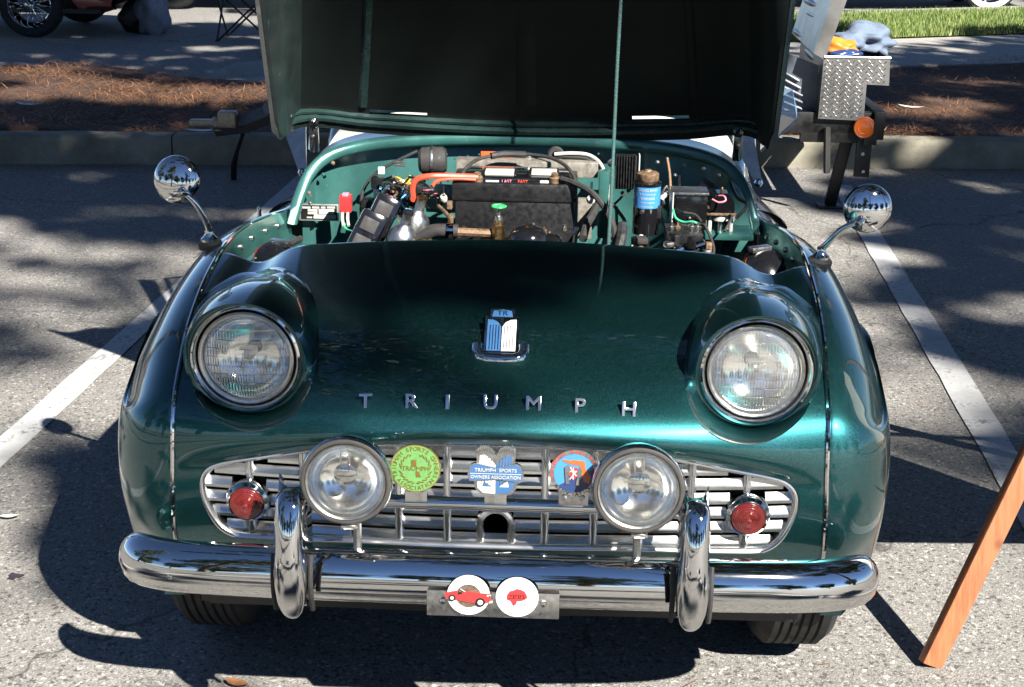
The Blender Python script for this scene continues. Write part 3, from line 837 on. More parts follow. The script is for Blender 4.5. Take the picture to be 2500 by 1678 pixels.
# ------------------------------------------------------------------ bumper, overriders
BZ = .4255
def bump_plan(x):
    a_ = abs(x); y = .020+.030*(a_/.5)**2
    return y
plan = [(0, .022), (.15, .024), (.30, .033), (.42, .047), (.50, .060), (.56, .076), (.605, .098), (.632, .122), (.644, .146)]
half = cr([(x, y, 0) for x, y in plan], 46)
pathb = np.concatenate([(half*[-1, 1, 1])[::-1], half[1:]])
sec = [(-.020, .0415), (-.012, .0425), (-.003, .0395), (.006, .0325), (.0135, .0235), (.0190, .0130), (.0220, .002), (.0230, -.010), (.0222, -.019), (.0202, -.0235),
       (.0185, -.0255), (.0185, -.034), (.0160, -.0395), (.004, -.0425), (-.016, -.0415)]
tg = np.gradient(pathb, axis=0); tg /= np.linalg.norm(tg, axis=1)[:, None]
G = []; n = len(pathb)
def bz(x): return BZ-.028*(abs(x)/.64)**2.2
for i, p in enumerate(pathb):
    out = np.array([tg[i][1], -tg[i][0], 0]); k = min(i, n-1-i)
    sc = math.sqrt(max(0.0, 1-(1-min(1, (k+.4)/7))**2)) if k < 7 else 1.0
    bow = .0
    G.append([tuple(p+out*(d*(.55+.45*sc))+np.array([0, 0, bz(p[0])+h*(.50+.5*sc if k < 7 else 1)])) for d, h in sec])
b = MB().grid(np.array(G)); m = len(sec)
for i0 in (0, n-1):
    ring = [i0*m+k for k in range(m)]; b.f.append(tuple(ring) if i0 == 0 else tuple(ring[::-1]))
BUMP = b.obj('front_bumper', CHROME, CAR, True, 75)
for s in (-1, 1):
    MB().lathe([(.0105, -.004), (.010, .001), (.0075, .005), (.004, .007), (.0005, .0075)], (.542*s, .0535, bz(.54)-.008), (.25*s, -1, .1), 20).obj('dome_bolt', CHROME, BUMP)
def overrider(s):
    # front surface line (y, z), half width, thickness
    sp = [(.040, .560, .018, .016), (.030, .578, .024, .020), (.012, .588, .0265, .023), (-.010, .584, .0270, .025), (-.026, .568, .0270, .027), (-.038, .540, .0270, .029), (-.046, .505, .0272, .031),
          (-.051, .470, .0285, .032), (-.050, .435, .0300, .032), (-.043, .402, .0300, .029), (-.034, .380, .0275, .023), (-.026, .370, .021, .015), (-.020, .366, .010, .007)]; sp = [(q[0], q[1], q[2]*.88, q[3]) for q in sp]
    P = cr([(0, a_, b_) for a_, b_, c_, d_ in sp], 60); Wd = np.interp(np.linspace(0, 1, 60), np.linspace(0, 1, len(sp)), [q[2] for q in sp]); Tk = np.interp(np.linspace(0, 1, 60), np.linspace(0, 1, len(sp)), [q[3] for q in sp])
    tg = np.gradient(P, axis=0); tg /= np.linalg.norm(tg, axis=1)[:, None]; G = []
    for p, t_, w, th in zip(P, tg, Wd, Tk):
        back = np.array([0, -t_[2], t_[1]])          # into the overrider
        if back[1] < 0: back = -back if abs(t_[2]) > .3 else back
        col = []
        for a_ in np.linspace(-1, 1, 25):
            an = a_*PI*.98
            xx = w*math.sin(an/1.0*.5)*1.0
            col.append(p+np.array([.324*s+w*math.copysign(abs(math.sin(an*.5))**.85, an), 0, 0])+back*(th*(1-math.cos(an*.5)**.75 if abs(an) < PI*.979 else 1.0)))
        G.append(col)
    b = MB().grid(np.array(G)); m = 25
    b.f.append(tuple(range(m))); b.f.append(tuple(59*m+k for k in range(m))[::-1])
    o = b.obj('overrider', CHROME, CAR, True, 60)
    # stay behind
    MB().bbox((.324*s+.012*-s, .03, .46), (.02, .07, .16), .005).obj('overrider_stay', CHROME, o)
    # rubber bead between overrider and bumper
    for q in (-1, 1):
        pth = [(.324*s+.0305*q, -.004-.012*math.sin(u*PI), BZ-.05+.1*u) for u in np.linspace(0, 1, 10)]
        MB().tube(pth, .0045, 8).obj('rubber_bead', RUBBER, o)
for s in (-1, 1): overrider(s)

# ------------------------------------------------------------------ lettering helpers
def text_mesh(txt, size, ext, bev=0.0, align='CENTER', sx=1.0):
    cu = bpy.data.curves.new('txt', 'FONT'); cu.body = txt; cu.size = size; cu.extrude = ext; cu.bevel_depth = bev; cu.bevel_resolution = 1
    cu.align_x = align; cu.align_y = 'CENTER'; cu.resolution_u = 3
    o = bpy.data.objects.new('txt', cu); COL.objects.link(o)
    dg = bpy.context.evaluated_depsgraph_get(); dg.update()
    me = bpy.data.meshes.new_from_object(o.evaluated_get(dg)); bpy.data.objects.remove(o); bpy.data.curves.remove(cu)
    v = [(p.co.x*sx, p.co.y, p.co.z) for p in me.vertices]; f = [tuple(p.vertices) for p in me.polygons]
    bpy.data.meshes.remove(me); return v, f
def frame(O, ex, ey, ez):
    return Matrix(((ex.x, ey.x, ez.x, O.x), (ex.y, ey.y, ez.y, O.y), (ex.z, ey.z, ez.z, O.z), (0, 0, 0, 1)))
def add_text(b, txt, size, O, ex, ey, ez, ext=.0006, bev=0.0, sx=1.0, align='CENTER'):
    v, f = text_mesh(txt, size, ext, bev, align, sx); M = frame(Vector(O), Vector(ex), Vector(ey), Vector(ez))
    b.add([M @ Vector(p) for p in v], f); return b
def arc_text(b, txt, R, a0, a1, size, O, ex, ey, ez, ext=.0005, flip=False):
    """letters round a circle, angles in degrees clockwise from the top"""
    n = len(txt)
    for i, ch in enumerate(txt):
        if ch == ' ': continue
        a_ = math.radians(a0+(a1-a0)*(i/(n-1) if n > 1 else .5)); rd = ex*math.sin(a_)+ey*math.cos(a_); tg_ = ex*math.cos(a_)-ey*math.sin(a_)
        if flip: add_text(b, ch, size, O+rd*R, -tg_, -rd, ez, ext)
        else: add_text(b, ch, size, O+rd*R, tg_, rd, ez, ext)
    return b
def surf_frame(px, py):
    """frame on the nose panel below a place in the photograph"""
    d = np.hypot(APX[..., 0]-px, APX[..., 1]-py); d = np.where(SS[:, None] > 7.2, d, 1e9)
    i, j = np.unravel_index(np.argmin(d), d.shape); O = Vector(AP[i, j])
    ex = Vector(AP[i, min(j+2, NX-1)]-AP[i, j-2]).normalized(); ey = Vector(AP[min(i+2, NS-1), j]-AP[i-2, j]).normalized(); ez = ex.cross(ey).normalized(); ey = ez.cross(ex)
    return O, ex, ey, ez
for ch, px, py in zip('TRIUMPH', (838, 937, 1020, 1117, 1218, 1323, 1433), (917, 918, 917, 919, 923, 928, 935)):
    O, ex, ey, ez = surf_frame(px, py)
    # letters stand upright out of the slope
    ez2 = (ez*.5+Vector((0, -.75, .04))).normalized(); ey2 = ez2.cross(ex).normalized()
    if ch == 'I':
        b = MB(); M = frame(O+ez2*.003, ex, ey2, ez2).to_3x3(); b.bbox(O+ez2*.0055, (.0072, .0245, .006), .001, M)
    else:
        b = MB(); add_text(b, ch, .033, O+ez2*.0055, ex, ey2, ez2, .0022, .0009, 1.12)
    b.obj('letter', SATIN, front_apron, True, 35)
# crest on the nose
O, ex, ey, ez = surf_frame(1143, 778)
ez = (ez+Vector((0, -.35, .1))).normalized(); ey = ez.cross(ex).normalized(); O = O+ez*.003
BDG = empty('nose_badge'); BDG.parent = front_apron
def sh(pts, h0, h, mat, name, bd=BDG): return MB().prism(pts, O+ez*h0, ex, ey, ez, h).obj(name, mat, bd, False)
shield = [(-.031, -.036), (-.031, .034), (-.028, .042), (-.023, .047), (-.02, .056), (-.012, .064), (.012, .064), (.02, .056), (.023, .047), (.028, .042), (.031, .034), (.031, -.036)]
b = MB(); b.bbox(O+ez*.004+ey*.004, (.060, .086, .010), .003, frame(O, ex, ey, ez).to_3x3()); b.bbox(O+ez*.004+ey*.052, (.044, .026, .009), .004, frame(O, ex, ey, ez).to_3x3()); b.obj('shield', CHROME, BDG)
sh([(-.025, -.034), (-.001, -.034), (-.001, .020), (-.006, .030), (-.015, .036), (-.025, .037)], .0085, .0016, BENAMEL, 'wing_plate')
sh([(.001, -.034), (.025, -.034), (.025, .037), (.015, .036), (.006, .030), (.001, .020)], .0085, .0016, WHITE, 'wing_plate')
b = MB()
for x in (-.020, -.015, -.010, -.005, .005, .010, .015, .020): b.bbox(O+ez*.0105+ex*x-ey*.004, (.0013, .056, .0012), .0003, frame(O, ex, ey, ez).to_3x3())
b.obj('badge_rib', CHROME, BDG)
sh([(-.018, .044), (.018, .044), (.016, .058), (0, .061), (-.016, .058)], .0078, .0018, BENAMEL, 'crown_plate')
b = MB(); add_text(b, 'TR', .016, O+ez*.0100+ey*.0515, ex, ey, ez, .0006); add_text(b, '3', .017, O+ez*.0108+ey*.036, ex, ey, ez, .0006); b.obj('badge_letters', CHROME, BDG)
b = MB(); b.tube([O+ex*x+ey*y+ez*.006 for x, y in ((-.040, -.020), (-.040, -.033), (-.034, -.045), (-.022, -.049), (0, -.050), (.022, -.049), (.034, -.045), (.040, -.033), (.040, -.020))], .0105, 12, True, sy=.9)
b.obj('badge_base', CHROME, BDG)

# ------------------------------------------------------------------ badge bar and club badges
BARY, BARZ = .045, .553
BAR = MB().tube([(-.335, BARY+.004, BARZ), (-.2, BARY, BARZ), (0, BARY-.002, BARZ), (.2, BARY, BARZ), (.335, BARY+.004, BARZ)], .0115, 16).obj('badge_bar', CHROME, CAR)
EX, EY, EZ = Vector((1, 0, 0)), Vector((0, .06, 1)).normalized(), Vector((0, -1, .06)).normalized()
def bracket(x, name, w=.036):
    b = MB(); b.tube([(x-w/2, BARY-.001, BARZ), (x+w/2, BARY-.001, BARZ)], .0135, 16); b.bbox((x, BARY-.012, BARZ+.022), (w, .003, .040), .001)
    o = b.obj(name, CHROME, BAR)
    for q in (-1, 1): MB().lathe([(.0045, 0), (.0042, .002), (.0005, .0035)], (x+.010*q, BARY-.0135, BARZ+.028), (0, -1, 0), 12).obj('screw', BRUSHED, o)
    return o
BK1 = bracket(-.125, 'badge_bracket'); BK2 = bracket(.004, 'badge_bracket'); BK3 = bracket(.128, 'badge_bracket')
def disc(b, O, r, h, ex=EX, ey=EY, ez=EZ, n=48, rx=1.0):
    return b.prism([(r*rx*math.cos(k*2*PI/n), r*math.sin(k*2*PI/n)) for k in range(n)], O, ex, ey, ez, h)
# green and gold round badge
B1 = empty('club_badge'); B1.parent = BAR; B1['label'] = 'round green enamel badge with gold lettering and laurel wreath'
O = Vector((-.1245, BARY-.016, .6205)); R1 = .0405
disc(MB(), O, R1, .004).obj('badge_rim', GOLD, B1, True); disc(MB(), O+EZ*.0038, R1-.0018, .0006).obj('badge_face', GENAMEL, B1, False)
b = MB(); P0 = O+EZ*.0048
arc_text(b, 'TRIUMPH SPORTS OWNERS', .0335, -112, 112, .0098, P0, EX, EY, EZ); arc_text(b, 'ASSOCIATION', .0335, 232, 128, .0098, P0, EX, EY, EZ, flip=True)
add_text(b, 'TRIUMPH', .0105, P0, EX, EY, EZ)
b.prism([(-.006, .004), (.0015, .004), (.0015, .0155), (-.007, .0145)], P0, EX, EY, EZ, .0007); b.prism([(.001, -.014), (.009, -.014), (.006, -.005), (.0005, -.004)], P0, EX, EY, EZ, .0007)
for k in range(18):
    for q in (-1, 1):
        a_ = math.radians(20+k*8.2 if k < 9 else 95+(k-9)*8.5+8); rr = .0235+.0018*(k % 2)
        c_ = P0+EX*(q*rr*math.sin(a_))+EY*(rr*math.cos(a_)); d_ = (EX*q*math.cos(a_+.5)-EY*math.sin(a_+.5)); e_ = EZ.cross(d_)
        b.prism([(-.0032, 0), (0, .0012), (.0032, 0), (0, -.0012)], c_, d_, e_, EZ, .0006)
b.obj('gold_relief', GOLD, B1, False)
# crest badge in the middle
B2 = empty('club_badge'); B2.parent = BAR; B2['label'] = 'chrome shield badge with blue and white halves and scroll'
O = Vector((.0045, BARY-.016, .6165)); 
bd = [(-.032, .040), (-.025, .0475), (-.012, .046), (-.003, .036), (0, .030), (.003, .036), (.012, .046), (.025, .0475), (.032, .040), (.030, .012), (.034, -.010), (.033, -.026), (.024, -.036), (0, -.0385), (-.024, -.036), (-.033, -.026), (-.034, -.010), (-.030, .012)]
MB().prism(bd, O, EX, EY, EZ, .006).obj('badge_shield', BRUSHED, B2, False)
L_ = [(-.0255, .030), (-.018, .031), (-.008, .024), (-.0008, .014), (-.0008, -.034), (-.020, -.033), (-.029, -.024), (-.029, -.004), (-.026, .012)]
MB().prism(L_, O+EZ*.0058, EX, EY, EZ, .0012).obj('white_half', WHITE, B2, False); MB().prism([(-x, y) for x, y in L_][::-1], O+EZ*.0058, EX, EY, EZ, .0012).obj('blue_half', BENAMEL, B2, False)
b = MB()
for x in (-.022, -.017, -.012, -.007, .007, .012, .017, .022): b.bbox(O+EZ*.0074+EX*x+EY*.004, (.0011, .050, .001), .0003, frame(O, EX, EY, EZ).to_3x3())
b.obj('badge_rib', BRUSHED, B2)
MB().prism([(-.021, -.022), (-.006, -.022), (-.019, -.0125)], O+EZ*.0068, EX, EY, EZ, .0010).obj('blue_corner', BENAMEL, B2, False); MB().prism([(.006, -.022), (.021, -.022), (.019, -.0125)], O+EZ*.0068, EX, EY, EZ, .0010).obj('white_corner', WHITE, B2, False)
b = MB()
for k in range(8):
    for q in (-1, 1): b.bbox(O+EZ*.0065+EX*(q*(.005+.0034*k))+EY*(.0385+.0042*math.sin(k*.45)), (.0022, .013, .004), .0006, frame(O, EX, EY, EZ).to_3x3() @ Matrix.Rotation(-q*(.5-.10*k), 3, 'Z'))
b.obj('crown_flutes', BLACKG if False else CHROME, B2)
scr = [(-.045, -.001), (-.040, .015), (-.034, .0185), (-.018, .0150), (0, .0115), (.018, .0150), (.034, .0185), (.040, .015), (.045, -.001), (.042, -.0125), (.024, -.0115), (0, -.0090), (-.024, -.0115), (-.042, -.0125)]
MB().prism(scr, O+EZ*.004, EX, EY, EZ, .0055).obj('scroll', CHROME, B2, False)
MB().prism([(x*.955, .001+(y-.001)*.90) for x, y in scr], O+EZ*.0094, EX, EY, EZ, .0006).obj('scroll_face', BENAMEL, B2, False)
b = MB(); add_text(b, 'TRIUMPH  SPORTS', .0084, O+EZ*.0106+EY*.0068, EX, EY, EZ, .0005, 0, .98); add_text(b, 'OWNERS ASSOCIATION', .0080, O+EZ*.0106-EY*.0050, EX, EY, EZ, .0005, 0, .92)
b.prism([(-.041, .0005), (.041, .0005), (.041, .0013), (-.041, .0013)], O+EZ*.0102, EX, EY, EZ, .0005); b.obj('scroll_letters', CREAM, B2, False)
# blue, orange and red round badge
B3 = empty('club_badge'); B3.parent = BAR; B3['label'] = 'round blue and orange badge with red ring lettering and flag shield'
O = Vector((.130, BARY-.013, .6185))
disc(MB(), O, .0395, .004).obj('badge_rim', BRUSHED, B3, False); disc(MB(), O+EZ*.0038, .0325, .0007).obj('badge_face', SKYB, B3, False)
MB().prism([(.0318*math.cos(a_), .0318*math.sin(a_)) for a_ in np.linspace(math.radians(-140), math.radians(15), 24)], O+EZ*.0044, EX, EY, EZ, .0006).obj('navy_sector', NAVY, B3, False)
MB().prism([(-.019, .024), (-.004, .0215), (-.004, .0235), (.016, .0215), (.0185, .009), (.026, -.006), (.024, -.017), (.016, -.013), (.010, .004), (.009, .014), (-.004, .0155), (-.017, .020)], O+EZ*.0049, EX, EY, EZ, .0006).obj('orange_map', OENAMEL, B3, False)
b = MB(); b.prism([(-.0155, .011), (-.009, .0155), (-.0065, .008), (-.009, -.012), (-.006, -.0165), (-.013, -.018), (-.0145, -.002)], O+EZ*.0054, EX, EY, EZ, .0016)
b.prism([(.005, .008), (.010, .011), (.013, .006), (.011, -.004), (.0075, -.006), (.008, -.019), (.003, -.019), (.0045, -.006)], O+EZ*.0054, EX, EY, EZ, .0016); b.obj('silver_figures', BRUSHED, B3, False)
MB().prism([(-.0075, .0105), (.0045, .0105), (.0045, -.004), (-.0015, -.011), (-.0075, -.004)], O+EZ*.0054, EX, EY, EZ, .0010).obj('flag_shield', RED, B3, False)
b = MB(); b.prism([(-.0022, .010), (-.0008, .010), (-.0008, -.009), (-.0022, -.009)], O+EZ*.0063, EX, EY, EZ, .0004); b.prism([(-.007, .0035), (.004, .0035), (.004, .005), (-.007, .005)], O+EZ*.0063, EX, EY, EZ, .0004)
for q in (-1, 1): b.prism([(-.007, .0095*q+.001), (-.0062, .0103*q+.001), (.004, -.0040*q+.001), (.0032, -.0048*q+.001)][::q], O+EZ*.0063, EX, EY, EZ, .0003)
b.obj('flag_crosses', WHITE, B3, False)
b = MB(); arc_text(b, 'TRIUMPH REGISTER', .0360, -105, 80, .0088, O+EZ*.0044, EX, EY, EZ); b.obj('ring_letters', RED, B3, False)
b = MB(); arc_text(b, 'ASSOCIATION', .0360, 232, 132, .0088, O+EZ*.0044, EX, EY, EZ, flip=True); b.obj('ring_letters_dark', BLACK, B3, False)
MB().bbox((.130, BARY-.0125, .578), (.048, .0025, .035), .001).obj('badge_tab', BRUSHED, B3)
for q in (-1, 1): MB().lathe([(.005, 0), (.0046, .002), (.0005, .0036)], (.130+.014*q, BARY-.0155, .575), (0, -1, 0), 12).obj('screw', BRUSHED, B3)

# ------------------------------------------------------------------ plate with two white badges on the bumper
PL = MB().bbox((.0035, -.010, .3985), (.216, .0022, .046), .0009).obj('badge_plate', BRUSHED, CAR)
PX, PY, PZ = Vector((1, 0, 0)), Vector((0, .05, 1)).normalized(), Vector((0, -1, .05)).normalized()
for x in (-.082, .082): MB().lathe([(.006, 0), (.006, .003), (.0052, .004), (.0005, .0042)], (x+.004, -.011, .404), (0, -1, 0), 6).obj('hex_bolt', CHROME, PL, False)
for x in (-.036, .043):
    for q in (-1, 1): MB().lathe([(.0045, 0), (.004, .002), (.0005, .0032)], (x+.0105*q, -.0115, .382), (0, -1, 0), 12).obj('screw', CHROME, PL)
B4 = empty('white_badge'); B4.parent = PL; B4['label'] = 'white round badge with a red roadster over a wire wheel'
O = Vector((-.036, -.0135, .4175)); disc(MB(), O, .0345, .003, PX, PY, PZ).obj('badge_disc', WHITE, B4, False)
disc(MB(), O+PZ*.0030-PY*.001, .0205, .0004, PX, PY, PZ).obj('wheel_face', COPPER, B4, False)
b = MB()
for k in range(40):
    a_ = k*2*PI/40; d_ = PX*math.cos(a_)+PY*math.sin(a_); e_ = PZ.cross(d_); b.prism([(.005, -.0004), (.020, -.0004), (.020, .0004), (.005, .0004)], O+PZ*.0034-PY*.001, d_, e_, PZ, .0004)
b.obj('wheel_spokes', BRUSHED, B4, False)
carp = [(-.0375, .004), (-.0385, .0), (-.036, -.005), (-.0325, -.006), (-.031, -.001), (-.027, .002), (-.0225, -.001), (-.0205, -.0065), (-.012, -.0085), (-.001, -.0105), (.0105, -.012), (.013, -.0055), (.018, -.0025), (.0245, -.006), (.027, -.012),
        (.0335, -.010), (.0365, -.006), (.0365, .0), (.0345, .0045), (.028, .0050), (.018, .0055), (.006, .0075), (-.003, .0080), (-.0065, .0065), (-.016, .0035), (-.0195, .0085), (-.026, .0075), (-.033, .0055)]
MB().prism(carp, O+PZ*.0042, PX, PY, PZ, .0016).obj('red_roadster', RED, B4, False)
for x, y, r_ in ((-.0265, -.004, .0058), (.0195, -.0105, .0078)): disc(MB(), O+PZ*.0048+PX*x+PY*y, r_, .0014, PX, PY, PZ, 24).obj('roadster_tyre', BLACK, B4, False)
b = MB(); b.prism([(-.018, .0015), (-.0095, .0035), (-.0105, .0062), (-.0165, .0065)], O+PZ*.0056, PX, PY, PZ, .0003); b.obj('roadster_cockpit', BLACK, B4, False)
b = MB()
for x, y, r_ in ((-.0265, -.004, .0032), (.0195, -.0105, .0045)): disc(b, O+PZ*.0060+PX*x+PY*y, r_, .0005, PX, PY, PZ, 20)
b.prism([(-.0045, .0078), (-.0125, .0128), (-.0140, .0122), (-.0060, .0070)], O+PZ*.0056, PX, PY, PZ, .0004); b.prism([(.0335, -.012), (.0395, -.0105), (.0395, -.0068), (.0345, -.0085)], O+PZ*.0052, PX, PY, PZ, .0007)
disc(b, O+PZ*.0057+PX*.0315+PY*.0018, .0018, .0006, PX, PY, PZ, 12); disc(b, O+PZ*.0057+PX*.0355+PY*.0026, .0014, .0006, PX, PY, PZ, 12)
b.obj('roadster_trim', CREAM, B4, False)
B5 = empty('white_badge'); B5.parent = PL; B5['label'] = 'plain white round badge with a small blue and red globe'
O = Vector((.043, -.0135, .4165)); disc(MB(), O, .0345, .003, PX, PY, PZ).obj('badge_disc', WHITE, B5, False); disc(MB(), O+PZ*.003-PY*.0005, .0178, .0005, PX, PY, PZ, 36).obj('globe', plain('pale_blue_enamel', (.25, .58, .78), .3, var=.06), B5, False)
MB().prism([(-.0165, -.004), (-.0165, .004), (-.012, .011), (-.006, .0125), (-.001, .0155), (.006, .0140), (.012, .0110), (.0160, .0040), (.0165, -.0005), (.011, -.0045), (.004, -.0065), (.0, -.0060), (-.0015, -.012), (-.0050, -.0150), (-.0085, -.011), (-.0100, -.0065)], O+PZ*.0036, PX, PY, PZ, .0006).obj('red_continents', RED, B5, False)
b = MB(); b.prism([(.010, -.0125), (.0135, -.0105), (.0125, -.0145)], O+PZ*.0036, PX, PY, PZ, .0006); b.obj('red_island', RED, B5, False)
b = MB()
for i in range(9): b.prism([(-.012+.0028*i, .0005+.002*math.sin(i*2.1)), (-.0105+.0028*i, .0010+.002*math.sin(i*2.1)), (-.0105+.0028*i, .0055), (-.012+.0028*i, .0050)], O+PZ*.0043, PX, PY, PZ, .0003)
b.prism([(-.014, -.002), (.013, -.0008), (.013, 0), (-.014, -.001)], O+PZ*.0043, PX, PY, PZ, .0003); b.obj('globe_script', BLACK, B5, False)

# ------------------------------------------------------------------ wing mirrors
def mirror(s, head, base, nrm):
    r = empty('wing_mirror'); r.parent = CAR; head = Vector(head); base = Vector(base); ax = Vector(nrm).normalized()
    MB().lathe([(.0005, .014), (.012, .0135), (.026, .0112), (.038, .0065), (.0455, .001), (.0485, -.005), (.0492, -.009), (.0480, -.0105), (.046, -.0095)], head, ax, 56).obj('mirror_shell', CHROME, r)
    MB().lathe([(.0465, -.0095), (.0005, -.0095)], head, ax, 48).obj('mirror_glass', CHROME, r)
    j = head+ax*.020+Vector((.02*-s, 0, -.024))
    b = MB(); b.lathe([(.0005, .013), (.006, .011), (.0085, .006), (.008, 0), (.006, -.008)], j, ax, 20); b.tube([j, j-ax*.01+Vector((.006*-s, 0, -.004))], .0075, 12); b.obj('ball_joint', CHROME, r)
    p = cr([j+Vector((0, .004, 0)), j+(base-j)*.35+Vector((-.008*s, 0, .012)), j+(base-j)*.72+Vector((-.010*s, 0, .008)), base+Vector((0, 0, .018))], 20)
    MB().tube([tuple(q) for q in p], [.0052+.0018*k/19 for k in range(20)], 12).obj('stem', CHROME, r)
    b = MB(); b.lathe([(.017, -.004), (.0175, .004), (.012, .009), (.009, .015), (.0085, .022)], base, (0, -.05, 1), 24); b.obj('stem_collar', CHROME, r)
    b = MB(); b.lathe([(.024, -.016), (.025, -.006), (.022, -.002), (.017, .0)], base, (.1*s, -.05, 1), 28); b.obj('rubber_pad', RUBBER, r)
mirror(-1, tuple(at(400, 410, .74)), tuple(at(478, 548, .76)), (-.12, -1, .18))
mirror(1, tuple(at(1982, 477, .72)), tuple(at(1872, 588, .74)), (.05, -1, .12))
# chrome vent/aerial cap on the left wing top
MB().lathe([(.012, 0), (.011, .004), (.0055, .010), (.0045, .02), (.006, .026), (.004, .033), (.0005, .036)], tuple(at(592, 494, 1.15)-Vector((0, 0, .01))), (0, 0, 1), 18).obj('aerial_cap', CHROME, CAR)
# ------------------------------------------------------------------ cowl rim, firewall, inner wings
RIM = [(655, 522, 1.34), (664, 470, 1.365), (683, 410, 1.40), (715, 370, 1.44), (765, 341, 1.48), (850, 322, 1.505), (1000, 311, 1.52), (1140, 308, 1.525),
       (1290, 310, 1.52), (1440, 318, 1.505), (1560, 332, 1.49), (1640, 353, 1.465), (1690, 395, 1.43), (1718, 450, 1.39), (1740, 517, 1.35)]
rp = np.array([tuple(at(*q)) for q in RIM])
rp = (rp+(rp[::-1]*[-1, 1, 1]))/2                        # symmetric
RC = cr(rp, 80)
def inset(C, d, dy=0, dz=0):
    tg = np.gradient(C, axis=0); nrm = np.stack([-tg[:, 2], np.zeros(len(C)), tg[:, 0]], 1); nrm /= np.linalg.norm(nrm, axis=1)[:, None]
    c = np.array([0, 0, .72]); sg = np.sign(((c-C)*nrm).sum(1)); sg[:] = np.median(sg)
    return C+nrm*(sg*d)[:, None]+np.array([0, dy, dz])
G = np.stack([inset(RC, -.002, .13, .0), inset(RC, -.002, .03), RC+np.array([0, .004, .004]), inset(RC, .004, -.006), inset(RC, .020, -.004), inset(RC, .026, .0), inset(RC, .027, .012), inset(RC, .018, .022), inset(RC, .018, .07)], 1)
COWL = MB().grid(G).obj('cowl_rim', GREEN_IN, CAR, True, 60)
FW_Y = 1.47
inn = inset(RC, .016); 
low = np.array([(p[0]*1.0, FW_Y, .42) for p in inn]); topf = np.array([(p[0], max(p[1]+.05, FW_Y), p[2]) for p in inn])
G = np.stack([topf]+[topf+(low-topf)*u for u in np.linspace(.06, 1, 10)], 1)
G[..., 1] += .006*np.sin(G[..., 0]*9)*np.sin(G[..., 2]*11)
FIRE = MB().grid(G).obj('firewall', GREEN_IN, CAR, True, 60)
def px(y): return (y+2.0136+.3)*1.0*PK/FOC*.98            # metres per picture pixel near depth y
def bead_z(y): return float(np.interp(y, BEAD[:, 1][7:], BEAD[:, 2][7:]))
def bead_x(y): return float(np.interp(y, BEAD[:, 1][7:], BEAD[:, 0][7:]))
for s in (-1, 1):
    G = []
    for y in np.linspace(.70, 1.40, 30):
        x = bead_x(y)-.004; z = bead_z(y)
        G.append([(s*x, y, z), (s*(x-.004), y, z-.020), (s*(x-.006), y, z-.065), (s*(x-.030), y, z-.075), (s*(x-.034), y, z-.085), (s*(x-.036), y, z-.16), (s*(x-.05), y, z-.30)])
    o = MB().grid(np.array(G)).obj('inner_wing', GREEN_IN, CAR, True, 40)
    for y in (.86, .98, 1.12, 1.25, 1.36):
        MB().lathe([(.007, 0), (.0065, .003), (.003, .0055), (.0005, .006)], (s*(bead_x(y)-.009), y, bead_z(y)-.028), (-s, 0, .1), 12).obj('wing_bolt', BRUSHED, o)
    # rubber sealing strip and ledge
    MB().tube([(s*(bead_x(y)-.035), y, bead_z(y)-.072) for y in np.linspace(.72, 1.38, 16)], .008, 8).obj('bonnet_seal', RUBBER, o)
    # inner wheel arch: rounded hump
    G = []
    for a_ in np.linspace(.15, PI-.1, 26):
        yy = AX_Y-.355*math.cos(a_)+.04; zz = AX_Z+.355*math.sin(a_)-.02
        G.append([(s*.565, yy, zz+.0), (s*.52, yy, zz+.018), (s*.40, yy, zz+.015), (s*.37, yy, zz+.002), (s*.360, yy, zz-.05), (s*.355, yy, .3)])
    MB().grid(np.array(G)).obj('inner_arch', GREEN_IN, CAR, True, 50)
MB().box((0, 1.05, .36), (.8, .9, .02)).obj('engine_bay_floor', BLACK, CAR)
b = MB(); b.bbox((-.02, .95, .56), (.30, .56, .24), .03); b.obj('engine_block', BLACK, CAR)
b = MB(); b.bbox((-.02, .93, .715), (.17, .46, .07), .025); b.obj('rocker_cover', BLACKG, CAR)
# round bright panel seen behind the right master cylinder, gusset
Gp = [at(1660, 530, 1.30), at(1660, 440, 1.36), at(1668, 412, 1.38), at(1690, 432, 1.38), at(1704, 465, 1.37), at(1712, 520, 1.34), at(1712, 575, 1.30), at(1640, 575, 1.25)]
V = [tuple(p) for p in Gp]+[tuple(p+Vector((0, .006, 0))) for p in Gp]; n = len(Gp)
mk('gusset_plate', V, [tuple(range(n))[::-1], tuple(range(n, 2*n))]+[(i, (i+1) % n, n+(i+1) % n, n+i) for i in range(n)], GREEN_IN, FIRE, False)

# ------------------------------------------------------------------ raised bonnet
TH = math.radians(58.0); HY, HZ = 1.535, .885
def rot(p):
    f = HY-p[1]; z = p[2]-HZ
    return (p[0], HY-(f*math.cos(TH)-z*math.sin(TH)), HZ+f*math.sin(TH)+z*math.cos(TH))
fr = apron(np.linspace(-1, 1, 61), np.full(61, 13.0)); fr[:, 2] += .004
ux = np.linspace(-1, 1, 61)
rear = np.stack([np.interp(ux, np.linspace(-1, 1, 80), inset(RC, -.012, .02)[:, k]) for k in range(3)], 1)
def bonnet_pt(u, v, off=0.0):
    """u across -1..1, v rear 0..front 1; off = distance under the skin"""
    k = (u+1)/2*60; i = int(min(59, k)); w = k-i
    a_ = rear[i]*(1-w)+rear[i+1]*w; b_ = fr[i]*(1-w)+fr[i+1]*w
    p = a_*(1-v)+b_*v; crown = .035*math.sin(v*PI)*(1-abs(u)**3)
    p = p+np.array([0, 0, crown]); c = np.array([p[0]*.25, p[1], p[2]-.55]); d = c-p; d /= np.linalg.norm(d)
    return rot(p+d*off)
nu, nv = 81, 40
